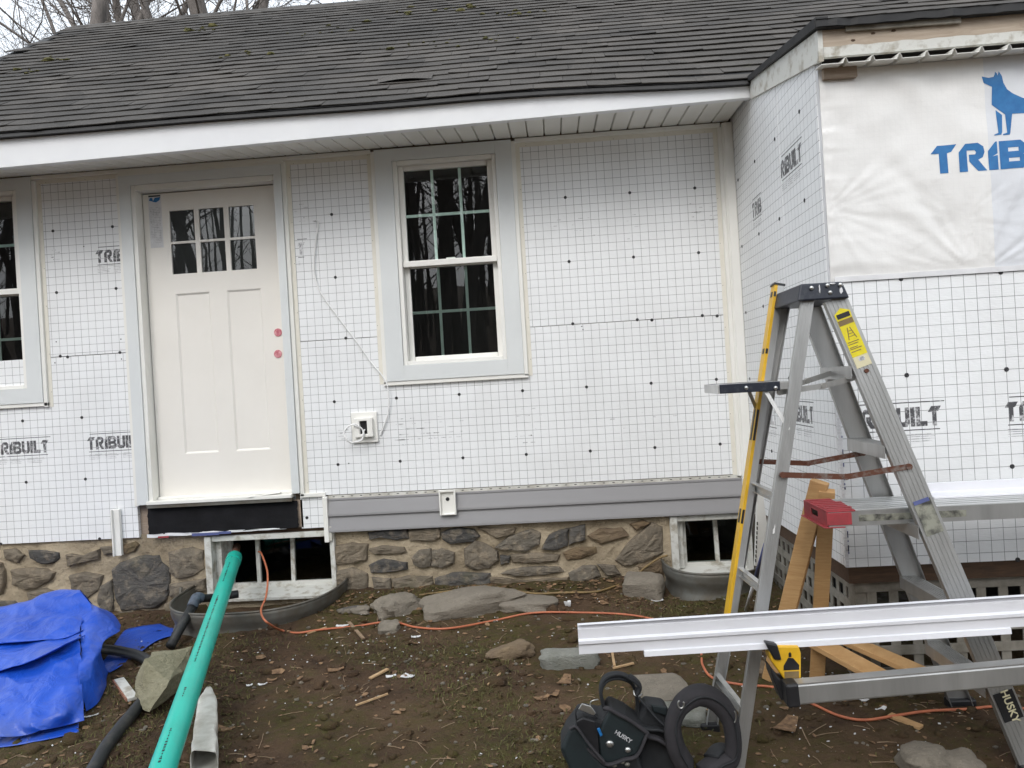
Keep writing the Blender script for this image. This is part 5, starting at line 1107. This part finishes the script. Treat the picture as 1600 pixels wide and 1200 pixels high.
A2 = [T4(-60, 860, -1.66), T4(150, 870, -1.68), T4(300, 860, -1.68), T4(420, 830, -1.65), T4(525, 740, -1.52)]
A3 = [TG(-60, 1010, .03), TG(130, 1000, .03), TG(300, 962, .03), TG(420, 935, .03), TG(540, 905, .03)]
loft(tm, [A0, A1, A2, A3], 76, 66, .013, 5, 7)
H0 = [TG(-60, 985, .015), TG(130, 985, .015), TG(300, 945, .015), TG(400, 930, .015), TG(495, 915, .015)]; H1 = [TG(-60, 1075, .008), TG(100, 1058, .008), TG(300, 1020, .008), TG(400, 998, .008), TG(495, 975, .008)]
loft(tm, [H0, H1], 30, 6, .004, 8, 9)
E0 = [T4(505, 95, -.72), T4(550, 150, -.74), T4(600, 190, -.77), T4(700, 232, -.81), T4(765, 312, -.86)]
E1 = [T4(512, 330, -1.06), T4(560, 235, -.92), T4(620, 215, -.90), T4(700, 280, -.92), T4(757, 338, -.92)]
E2 = [T4(505, 480, -1.27), T4(555, 420, -1.20), T4(610, 385, -1.12), T4(680, 362, -1.04), T4(742, 352, -.97)]
E3 = [T4(512, 650, -1.46), T4(560, 610, -1.40), T4(596, 570, -1.34), T4(622, 520, -1.24), T4(632, 420, -1.12)]
E4 = [TG(540, 846, .014), TG(590, 815, .014), TG(630, 770, .014), TG(668, 692, .014), TG(680, 605, .014)]
loft(tm, [E0, E1, E2, E3, E4], 52, 68, .012, 9, 12)
F0 = [TG(620, 560), TG(690, 480), TG(770, 352), TG(860, 318), TG(1000, 296)]; F1 = [TG(640, 580), TG(720, 520), TG(850, 430), TG(960, 380), TG(1100, 335)]; F2 = [TG(682, 602), TG(760, 560), TG(850, 500), TG(1000, 395), TG(1212, 348)]
loft(tm, [F0, F1, F2], 30, 12, .006, 8, 15)
tarp = tag(tm.build('tarp', M_['tarp'], origin=PG(60, 1100), smooth=True), 'crumpled blue plastic tarp heaped against the foundation', 'tarp')
tarp.modifiers.new('solid', 'SOLIDIFY').thickness = .002

# ================================================================== STONES ON THE GROUND
GR = 'stones lying on the dirt'
rock('ground_stone', 'large flat-topped stone slab lying near the foundation', 735, 950, (.56, .26, .15), 12, 'rock', 3, .45, .35, .5, 22, -4, GR)
rock('ground_stone', 'flat stone to the right of the largest slab', 826, 945, (.34, .22, .07), -4, 'rock', 8, .4, .35, .45, 18, 0, GR)
rock('ground_stone', 'rough stone pile left of the largest slab', 620, 950, (.30, .22, .13), 30, 'rock', 5, .8, .4, .3, 18, 0, GR)
rock('ground_stone', 'small wedge stone beneath the orange cord', 607, 985, (.13, .14, .07), 10, 'rock', 15, .6, .35, .4, 14, 0, GR)
rock('ground_stone', 'jagged brown stone between slab and white trim', 797, 1024, (.23, .12, .08), 18, 'tan_stone', 11, .8, .3, .3, 18, -6, GR)
rock('ground_stone', 'grey-green rectangular stone at the end of the white trim', 890, 1036, (.28, .13, .085), -3, 'granite', 21, .25, .3, .62, 20, 0, GR)
rock('ground_stone', 'flat square stone behind the tool belt', 1035, 1082, (.23, .32, .06), 8, 'rock', 31, .25, .35, .6, 20, 0, GR)
rock('ground_stone', 'flat stone tucked under the tool belt', 1062, 1118, (.22, .18, .05), -12, 'granite', 33, .3, .35, .5, 18, 0, GR)
rock('ground_stone', 'squarish stone by the foundation near the brown cord', 1006, 926, (.24, .20, .16), -8, 'rock', 41, .3, .3, .6, 20, 0, GR)
rock('ground_stone', 'pale boulder at the bottom edge, the left of two', 1445, 1198, (.16, .16, .10), 0, 'rock', 51, .4, .3, .35, 18, 0, GR)
rock('ground_stone', 'pale boulder at the bottom edge, the right of two', 1500, 1204, (.15, .14, .08), 0, 'rock', 55, .4, .3, .35, 18, 0, GR)
rock('ground_stone', 'small brown clod beside the steel window well', 563, 955, (.12, .10, .05), 0, 'rock', 61, .7, .4, .3, 12, 0, GR)
rock('ground_stone', 'stone lying behind the stacked wood near the lattice', 1190, 1050, (.12, .10, .05), 40, 'tan_stone', 63, .7, .3, .3, 12, 0, GR)
rock('ground_stone', 'dark slate flake at the well', 545, 955, (.13, .07, .03), 30, 'slate', 66, .5, .2, .5, 12, 0, GR)

# ================================================================== TOOL BELT
tb = thing('tool_belt', 'black tool belt with pouches and padded loop lying on the dirt', 'tool belt', PG(1000, 1190))
K5 = lambda a, b_, y: PY(860+a/4.706, 1000+b_/4.706, y)
def band(pts, wd, th, name, mat, wdir=(0, 1, 0), closed=False, k=8, seg=6):
    """padded band: follows pts, wd wide along wdir, th thick, rounded section"""
    P = spline(pts, k); mb = MB(); n_ = 14; vs = []; wv0 = Vector(wdir).normalized()
    for i, p in enumerate(P):
        t = (P[min(i+1, len(P)-1)]-P[max(i-1, 0)]).normalized(); wv = (wv0-t*wv0.dot(t)).normalized(); nv = t.cross(wv)
        for j_ in range(n_):
            a_ = 2*math.pi*j_/n_; c_, s__ = math.cos(a_), math.sin(a_); q = wv*(math.copysign(abs(c_)**.6, c_)*wd/2)+nv*(math.copysign(abs(s__)**.6, s__)*th/2); vs.append(p+q*(1+.04*nz(i*.5, j_)))
    m_ = len(P); fs = [(i*n_+j_, i*n_+(j_+1) % n_, (i+1)*n_+(j_+1) % n_, (i+1)*n_+j_) for i in range(m_-1) for j_ in range(n_)] + [tuple(range(n_))[::-1], tuple(range((m_-1)*n_, m_*n_))]
    return mb.add(vs, fs).build(name, M_[mat], tb, smooth=True)
yb_ = -2.18
big = [K5(1000, 930, yb_+.02), K5(925, 790, yb_), K5(900, 620, yb_), K5(960, 480, yb_), K5(1080, 405, yb_+.01), K5(1210, 440, yb_+.02), K5(1310, 560, yb_+.03), K5(1345, 720, yb_+.03), K5(1330, 850, yb_+.03), K5(1240, 900, yb_+.02), K5(1120, 985, yb_)]
bg_ = band(big, .085, .058, 'padded_loop', 'pad', (.25, 1, .2))
inn = [p+Vector((.0, -.042, 0)) for p in big]; 
for s_, nm in ((.0, 'seam_piping'),): P = spline([p+Vector((.006, -.046, .010)) for p in big], 8); MB().tube(P, .0035, 6).build(nm, M_['nylon'], tb, smooth=True)
P = [K5(960+22*math.cos(a_), 472+30*math.sin(a_), yb_-.05) for a_ in [i*.6 for i in range(-1, 8)]]; MB().tube(spline(P, 4), .0028, 6).build('d_ring', M_['steel'], tb, smooth=True)
P = [K5(1345+20*math.cos(a_), 565+45*math.sin(a_), yb_-.03) for a_ in [-1.2+i*.4 for i in range(7)]]; MB().tube(spline(P, 4), .0022, 6).build('d_ring', M_['steel'], tb, smooth=True)
band([K5(1180, 860, yb_+.02), K5(1240, 800, yb_+.05), K5(1320, 810, yb_+.05), K5(1370, 880, yb_+.04)], .07, .02, 'belt_end', 'nylon')
sm = [K5(480, 640, yb_+.06), K5(400, 500, yb_+.06), K5(370, 370, yb_+.06), K5(410, 285, yb_+.07), K5(500, 262, yb_+.08), K5(590, 300, yb_+.09), K5(630, 400, yb_+.10), K5(640, 520, yb_+.10), K5(600, 640, yb_+.08)]
band(sm, .075, .013, 'belt_loop', 'nylon'); band([p+Vector((.0, -.03, .012)) for p in sm[:6]], .012, .010, 'loop_edge', 'nylon')
band([K5(575, 265, yb_+.05), K5(625, 300, yb_+.04), K5(655, 340, yb_+.04), K5(630, 395, yb_+.04)], .05, .016, 'strap_knot', 'nylon')
MB().tube(spline([K5(612, 370, yb_+.03), K5(620, 405, yb_+.02), K5(650, 412, yb_+.02), K5(672, 395, yb_+.03)], 5), .0028, 6).build('d_ring', M_['steel'], tb, smooth=True)
# pouches
def puff(pts, y, dep, name, mat, bev=.012, parent=None):
    o = MB().prism([K5(a, b_, y) for a, b_ in pts], (0, dep, 0)).build(name, M_[mat], parent or tb, bevel=bev, seg=3); return o
body = puff([(190, 600), (240, 560), (380, 590), (440, 505), (560, 560), (715, 672), (700, 760), (645, 855), (700, 1010), (180, 1010), (90, 860), (70, 800), (120, 690)], yb_-.02, .13, 'pouch_body', 'nylon')
face = puff([(400, 590), (440, 520), (560, 575), (712, 680), (640, 845), (425, 915), (370, 880), (350, 700)], yb_-.045, .028, 'pouch_flap', 'nylon_teal', .008)
band([K5(180, 660, yb_-.06), K5(260, 780, yb_-.06), K5(350, 870, yb_-.065), K5(425, 915, yb_-.065), K5(540, 880, yb_-.06), K5(640, 845, yb_-.055), K5(715, 680, yb_-.05)], .018, .010, 'pouch_binding', 'pad')
band([K5(720, 690, yb_-.05), K5(600, 600, yb_-.05), K5(500, 545, yb_-.05), K5(440, 510, yb_-.05), K5(400, 500, yb_-.03)], .018, .012, 'pouch_binding', 'pad')
puff([(75, 800), (140, 660), (190, 640), (330, 860), (400, 930), (480, 1010), (160, 1010)], yb_-.07, .04, 'side_pocket', 'nylon_teal', .012)
band([K5(140, 655, yb_-.075), K5(190, 640, yb_-.075), K5(280, 760, yb_-.08), K5(400, 900, yb_-.08)], .016, .008, 'pocket_binding', 'pad')
puff([(190, 600), (240, 575), (330, 600), (350, 700), (360, 860), (330, 850), (200, 680)], yb_-.052, .01, 'pocket_mouth', 'black', .004)
puff([(700, 480), (850, 500), (900, 600), (930, 800), (1000, 1010), (640, 1010), (650, 850), (720, 700), (640, 600)], yb_+.03, .10, 'rear_pouch', 'nylon', .014)
puff([(740, 478), (860, 500), (858, 560), (760, 530)], yb_+.01, .02, 'pouch_panel', 'nylon_teal', .004)
band([K5(620, 620, yb_+.0), K5(720, 650, yb_+.0), K5(800, 655, yb_+.0), K5(890, 690, yb_+.01)], .03, .012, 'web_strap', 'nylon'); band([K5(680, 700, yb_-.01), K5(800, 730, yb_-.01), K5(880, 800, yb_), K5(920, 900, yb_)], .03, .014, 'web_strap', 'pad')
band([K5(650, 420, yb_+.02), K5(700, 480, yb_+.01), K5(790, 580, yb_+.0), K5(880, 660, yb_-.01)], .022, .008, 'web_strap', 'nylon')
for a, b_, r_ in ((437, 765, .0145), (570, 808, .0115)):
    p = K5(a, b_, yb_-.047); MB().ball(p, (r_, .007, r_*.9), 1, .0, 2, 14).build('rivet', M_['steel'], tb, smooth=True)
for a, b_ in ((470, 920), (530, 895), (565, 915)): p = K5(a, b_, yb_-.062); MB().ball(p, (.010, .008, .008), 1, 0, 2, 10).build('stud', M_['galv'], tb, smooth=True)
text_mesh('HUSKY', .021, 'brand_lettering', 'ink_small', tb, K5(535, 712, yb_-.0462), Vector((.82, 0, -.57)), Vector((.57, 0, .82)), Vector((0, -1, 0)))
puff([(342, 655), (362, 648), (384, 700), (368, 712)], yb_-.07, .006, 'blue_tag', 'blue_ink', .001)
puff([(232, 468), (300, 490), (335, 540), (318, 556), (205, 510)], yb_-.055, .006, 'buckle_plate', 'steel', .002)
MB().tube(spline([K5(292, 490, yb_-.05), K5(298, 455, yb_-.05), K5(325, 442, yb_-.05), K5(352, 438, yb_-.04)], 5), .0022, 6).build('wire_hook', M_['steel'], tb, smooth=True)
band([K5(195, 600, yb_-.02), K5(185, 530, yb_-.02), K5(210, 485, yb_-.02), K5(270, 510, yb_-.02), K5(345, 560, yb_-.02)], .03, .006, 'hammer_loop', 'nylon')

# ================================================================== SCRAPS AND LITTER
def ok_spot(x, y):
    if y > -.05 or (x > SIDE_X and y > B_Y): return False
    for wx, rx_, ry_ in ((-.49, .53, .71), (2.325, .31, .45)):
        if ((x-wx)/rx_)**2+(y/ry_)**2 < 1: return False
    return True
def scatter(rg, n_, xr, yr, dens=None):
    out = []
    while len(out) < n_:
        x, y = rg.uniform(*xr), rg.uniform(*yr)
        if ok_spot(x, y) and (dens is None or rg.random() < dens(x, y)): out.append((x, y))
    return out
rg = random.Random(11)
moss_d = lambda x, y: max(.03, min(1, (nz(x*1.25, y*1.25, 0)+.05)*3.2))
def blade(mb, x, y, L, wd, rise, ang, curl=.0):
    z = gz(x, y); c_, s__ = math.cos(ang), math.sin(ang); d = Vector((c_, s__, 0)); n_ = Vector((-s__, c_, 0)); p = Vector((x, y, z+.001))
    a, b_, c = p, p+d*L*.5+Vector((0, 0, rise*.8+curl)), p+d*L+Vector((0, 0, rise))
    mb.add([a-n_*wd/2, a+n_*wd/2, b_+n_*wd/2, b_-n_*wd/2, c+n_*wd*.25, c-n_*wd*.25], [(0, 1, 2, 3), (3, 2, 4, 5)])
X_R, Y_R = (-2.4, 3.6), (-2.75, -.04)
m = MB()
for x, y in scatter(rg, 17000, X_R, Y_R, moss_d): blade(m, x, y, rg.uniform(.006, .026), rg.uniform(.0015, .005), rg.uniform(.003, .017), rg.uniform(0, 6.28))
tag(m.build('moss_cover', M_['moss']), 'short dark moss and grass on the dirt', 'moss', kind='stuff')
m = MB()
def bit(mb, x, y, r_):
    z = gz(x, y)+.002; n_ = rg.randint(5, 7); a0_ = rg.uniform(0, 6.28); e_ = rg.uniform(.35, 1); t_ = rg.uniform(-.5, .5); vs = []
    for i in range(n_): a_ = 6.283*i/n_; q_ = r_*rg.uniform(.55, 1.15); u_, v_ = q_*math.cos(a_), q_*e_*math.sin(a_); vs.append((x+u_*math.cos(a0_)-v_*math.sin(a0_), y+u_*math.sin(a0_)+v_*math.cos(a0_), z+max(0, v_*t_+.5*r_*abs(t_))+rg.uniform(0, .25)*r_))
    vs.append((x, y, z+.1*r_)); mb.add(vs, [(i, (i+1) % n_, n_) for i in range(n_)])
for x, y in scatter(rg, 2600, X_R, Y_R): bit(m, x, y, abs(rg.gauss(0, .008))+.003)
for x, y in scatter(rg, 70, X_R, Y_R): bit(m, x, y, rg.uniform(.02, .032))
for x, y in scatter(rg, 420, (.0, 2.0), (-.42, -.05)): bit(m, x, y, rg.uniform(.006, .024))
tag(m.build('leaf_litter', M_['leaf']), 'small dead leaf scraps scattered over the dirt', 'leaves', kind='stuff')
m = MB()
for x, y in scatter(rg, 520, X_R, Y_R): blade(m, x, y, rg.uniform(.005, .022), rg.uniform(.0012, .004), rg.uniform(.001, .006), rg.uniform(0, 6.28))
for x, y in scatter(rg, 60, X_R, Y_R): blade(m, x, y, rg.uniform(.03, .08), rg.uniform(.0015, .003), rg.uniform(.002, .02), rg.uniform(0, 6.28))
tag(m.build('wood_chips', M_['chip']), 'pale wood chips and splinters on the dirt', 'wood chips', kind='stuff')
m = MB()
for x, y in scatter(rg, 420, X_R, Y_R): L = rg.uniform(.03, .12); a_ = rg.uniform(0, 6.28); z = gz(x, y); x2, y2 = x+L*math.cos(a_), y+L*math.sin(a_); m.tube([(x, y, z+.003), ((x+x2)/2+rg.gauss(0, .004), (y+y2)/2, (z+gz(x2, y2))/2+.006), (x2, y2, gz(x2, y2)+.004)], rg.uniform(.0008, .002), 4, False)
tag(m.build('twigs', M_['twig']), 'fine twigs strewn on the dirt', 'twigs', kind='stuff')
m = MB(); wd_ = lambda x, y: .25+.75*(1 if (-.3 < x < 1.2 and y > -1.1) or x > 1.9 else 0)
for x, y in scatter(rg, 380, X_R, Y_R, wd_): m.box((x, y, gz(x, y)+.003), (rg.uniform(.003, .010), rg.uniform(.002, .007), .003), Matrix.Rotation(rg.uniform(0, 3), 3, 'Z') @ Matrix.Rotation(rg.uniform(-.6, .6), 3, 'X'))
tag(m.build('plaster_flecks', M_['chalk']), 'tiny white foam and paint flecks on the dirt', 'flecks', kind='stuff')
m = MB()
for x, y in scatter(rg, 1100, X_R, Y_R): r_ = abs(rg.gauss(0, .011))+.006; m.ball((x, y, gz(x, y)+r_*.05), (r_*rg.uniform(.8, 1.6), r_*rg.uniform(.8, 1.3), r_*.7), rg.random()*99, .7, 1.8, 7)
tag(m.build('soil_clods', M_['soil'], smooth=True), 'rough clods of bare soil across the yard', 'soil', kind='stuff')
m = MB()
for x, y in scatter(rg, 900, X_R, Y_R): r_ = rg.uniform(.003, .011); m.ball((x, y, gz(x, y)+r_*.2), (r_*rg.uniform(.8, 1.5), r_, r_*.7), rg.random()*99, .5, 1.5, 6)
tag(m.build('pebbles', M_['stone']), 'small dark pebbles and clods in the dirt', 'pebbles', kind='stuff')
def scrap(label, px, py, L, wd, ang, mat='chalk', name='foam_scrap', cat='scrap', curl=.004, grp='white scraps on the dirt'):
    p = PG(px, py, .004); a_ = R(ang); c_, s__ = math.cos(a_), math.sin(a_)
    fn = lambda u, v: (p.x+(u-.5)*L*c_-(v-.5)*wd*s__*(1-.5*u), p.y+(u-.5)*L*s__+(v-.5)*wd*c_*(1-.5*u), p.z+curl*(u-.5)**2*4+.004*nz(u*4+px, v*4))
    o = MB().grid(fn, 6, 3).build(name, M_[mat], origin=p); o.modifiers.new('solid', 'SOLIDIFY').thickness = .003; return tag(o, label, cat, grp)
scrap('white foam scrap left of the orange cord at the well', 395, 984, .09, .03, -14); scrap('white scrap beside the slab on the left', 568, 956, .06, .045, 20); scrap('white paper scrap under the orange cord', 535, 978, .07, .03, 5)
scrap('white foam chip below the orange cord', 650, 994, .05, .025, 10); scrap('bright white scrap in the middle of the dirt', 638, 1057, .06, .05, -20); scrap('greyish scrap left of the bright white one', 611, 1057, .05, .03, 15)
scrap('white chip to the right of the green pipe', 409, 1070, .04, .018, 3); scrap('white chip just left of another, near the pipe', 390, 1074, .03, .018, 25); scrap('white scrap standing near the flat stone', 888, 946, .03, .04, 60, curl=.03)
scrap('white flake right of the flat stone', 857, 949, .05, .02, 0); scrap('white scrap below the squarish stone', 1027, 938, .07, .03, 12); scrap('white offcut lying on the tarp tail', 227, 1003, .045, .02, 10, curl=.004)
scrap('white scrap near the cord behind the saw stand', 1378, 1110, .05, .03, 40); scrap('thin white sliver below the tarp', 143, 1119, .06, .012, 35); scrap('white scrap between the saw stand and ladder', 1350, 1093, .035, .03, 10)
GL = 'dead leaves on the dirt'
for lb, px, py, L, a_ in (('dead leaf near the bottom right of the dirt centre', 847, 1091, .07, 30), ('pale dead leaf beside the other', 868, 1085, .06, 70), ('brown oak leaf in front of the rectangular stone', 884, 1063, .11, 80), ('tan leaf cluster left of the dirt centre', 525, 1047, .08, 20), ('curled brown leaf under the tarp-side cord', 350, 1140, .09, -10), ('large curled leaf under the saw stand', 1232, 1132, .14, 60), ('tan leaf below the white chips', 425, 1063, .05, 10)):
    scrap(lb, px, py, L, L*.6, a_, 'leaf', 'dead_leaf', 'leaf', .007, GL)
for lb, p1_, p2_, w_ in (('broken lath standing by the orange cord', (545, 972), (568, 998), .018), ('short wood stick in the dirt', (578, 1060), (606, 1046), .02), ('thin wood splinter lying in the dirt', (556, 1102), (606, 1084), .008), ('thin stick beside the jagged stone', (762, 1070), (782, 1052), .006), ('pale lath lying near the rectangular stone', (955, 1010), (960, 1040), .012), ('thin lath lying behind the tool belt', (958, 1044), (990, 1036), .012), ('wood splinter under the window well', (480, 990), (510, 980), .008)):
    A, B = PG(*p1_, .008), PG(*p2_, .014); o = tag(MB().beam(A, B, w_, .007, (0, 0, 1)).build('wood_stick', M_['twig' if 'lath st' in lb else 'chip'], origin=A), lb, 'stick', 'sticks on the dirt')
A, B = PG(752, 1041), PG(812, 1036)

# ================================================================== TREES AND THE ADDED SLOPE BEHIND THE CAMERA
def branch(mb, p, d, L, r, lvl, rg, maxl):
    n_ = max(3, int(4+L/1.2)) if lvl == 0 else 4; pts = [p]; rs = [r]; dd = d.copy()
    for i in range(n_):
        dd = (dd+Vector((rg.gauss(0, 1), rg.gauss(0, 1), rg.gauss(.25, .7)))*(.05 if lvl == 0 else .16)).normalized(); pts.append(pts[-1]+dd*(L/n_)); rs.append(r*(1-.62*(i+1)/n_))
    mb.tube(pts, rs, 9 if lvl == 0 else (5 if lvl == 1 else 3), False)
    if lvl >= maxl: return pts, rs
    return pts, rs
def bare_tree(seed, Hh, r0, first, nl, maxl=3):
    rg = random.Random(seed); tr, cr = MB(), MB()
    pts, rs = branch(tr, Vector((0, 0, -.4)), Vector((rg.gauss(0, .04), rg.gauss(0, .04), 1)).normalized(), Hh, r0, 0, rg, 3)
    P = spline(pts, 5); k_ = len(P)
    def grow(p, d, L, r, lvl):
        q, rr = branch(cr, p, d, L, r, lvl, rg, maxl)
        if lvl < maxl:
            for _ in range(rg.randint(4, 6) if lvl == 1 else rg.randint(3, 4)):
                t = rg.uniform(.25, 1); i = min(int(t*(len(q)-1)), len(q)-2); pp = q[i].lerp(q[i+1], rg.random()); ax = (q[i+1]-q[i]).normalized()
                nd = (ax*rg.uniform(.5, 1.0)+Vector((rg.gauss(0, 1), rg.gauss(0, 1), rg.gauss(.2, .8))).normalized()*rg.uniform(.5, .9)).normalized(); grow(pp, nd, L*rg.uniform(.38, .62), max(.005, rr[i]*.5), lvl+1)
    for _ in range(nl):
        t = rg.uniform(first, .97); i = min(int(t*(k_-1)), k_-2); p = P[i]; a_ = rg.uniform(0, 6.283); r = r0*(1-.62*t)*rg.uniform(.13, .26); grow(p, Vector((math.cos(a_), math.sin(a_), rg.uniform(.3, 1.1))).normalized(), Hh*rg.uniform(.16, .30)*(1.15-t*.6), r, 1)
    return tr.mesh('trunk', M_['bark'], smooth=True), cr.mesh('crown', M_['bark'], smooth=True)
PROT = [bare_tree(1, 21, .22, .30, 26), bare_tree(2, 19, .15, .24, 24), bare_tree(3, 16, .085, .14, 20), bare_tree(4, 22, .27, .34, 24)]
def tree(label, x, y, k_, rz, sc, grp, z=None):
    zz = gz(x, y) if z is None else z; o = thing('bare_tree', label, 'tree', (x, y, zz), grp); o.rotation_euler.z = rz; o.scale = (sc, sc, sc)
    for me, nm in zip(PROT[k_], ('trunk', 'crown')): c_ = bpy.data.objects.new(nm, me); C.objects.link(c_); c_.parent = o
GB = 'bare trees behind the house'
def tx(px, y, zz=10.5): d = ray(px, 20); return CAM.x+d.x*((y-CAM.y)/d.y)
for lb, px, y, k_, rz, sc in (('bare tree with thick dark trunk above the left end of the ridge', 91, 12.5, 0, 0.5, 1.15), ('slim bare tree just right of the dark trunk', 113, 14, 2, 1.3, 1.1), ('pale slim bare tree left of the dark trunk', 58, 16, 1, 2.2, 1.0),
    ('left trunk of the paired grey trees above the ridge', 238, 15, 0, 3.1, 1.0), ('right trunk of the paired grey trees above the ridge', 261, 15.6, 3, 4.4, .85), ('slender bare tree right of the paired trunks', 306, 17, 1, 5.0, 1.0),
    ('bare tree rising right of the slender one', 361, 16, 3, .9, .8), ('bare tree second from the leaning big trunk', 397, 18, 1, 2.9, 1.1), ('big grey trunk leaning, farthest right above the ridge', 442, 15, 3, 1.9, 1.1), ('thin bare tree at the far left corner', 8, 18, 2, 4.0, 1.2), ('thin bare sapling crown between dark trunk and pair', 180, 20, 2, .2, 1.35), ('faint far bare tree left of the pair of trunks', 150, 27, 1, 1.0, 1.5), ('faint far bare tree at the left corner above the rake', 30, 26, 1, 2.0, 1.45), ('faint far bare tree between the pair and slender tree', 285, 28, 0, 3.4, 1.5), ('faint far bare tree near the right end of the visible sky', 480, 26, 2, 4.2, 1.7), ('far slim bare tree right of the slender one', 335, 24, 2, 5.5, 1.6)):
    tree(lb, tx(px, y), y, k_, rz, sc, GB, -.3)
rg = random.Random(21); GR2 = 'bare trees mirrored in the window panes'
for i in range(42):
    x = rg.uniform(-26, 5); y = -rg.uniform(10, 30); tree('bare tree of the wood mirrored in the glass panes', x, y, rg.choice((0, 1, 2, 2, 3)), rg.uniform(0, 6.28), rg.uniform(.8, 1.1), GR2, -.3+max(0, (-y-14)*.2))
hm = MB(); hm.grid(lambda u, v: (-60+120*u, -13-60*v, -.45+max(0, v*60-1)*.2+.5*nz(u*20, v*9)*min(1, v*8)), 60, 40)  # unseen slope added to darken the lower window reflections
M_['added_slope'] = pm('added_slope_leaves', (.09, .06, .04), (.05, .038, .026), .95, 3, b=.6, bs=20)
tag(hm.build('added_slope', M_['added_slope'], smooth=True), kind='structure')
fw = MB()
for i in range(240):
    x = rg.uniform(-60, 22); y = -rg.uniform(30, 62); z = -.6+(-y-14)*.2; h_ = rg.uniform(8, 16); r_ = rg.uniform(.05, .2); fw.tube([(x, y, z), (x+rg.gauss(0, .3), y, z+h_*.6), (x+rg.gauss(0, .8), y, z+h_)], [r_, r_*.7, r_*.15], 5, False)
    for _ in range(5): t = rg.uniform(.25, .9); a_ = rg.uniform(0, 6.3); L = rg.uniform(1, 3.5); fw.tube([(x, y, z+h_*t), (x+L*math.cos(a_), y+L*math.sin(a_), z+h_*t+L*.8)], [r_*.35, r_*.08], 3, False)
tag(fw.build('far_wood', M_['bark']), 'far bare wood on the added slope, mirrored dark in the panes', 'wood', kind='stuff')
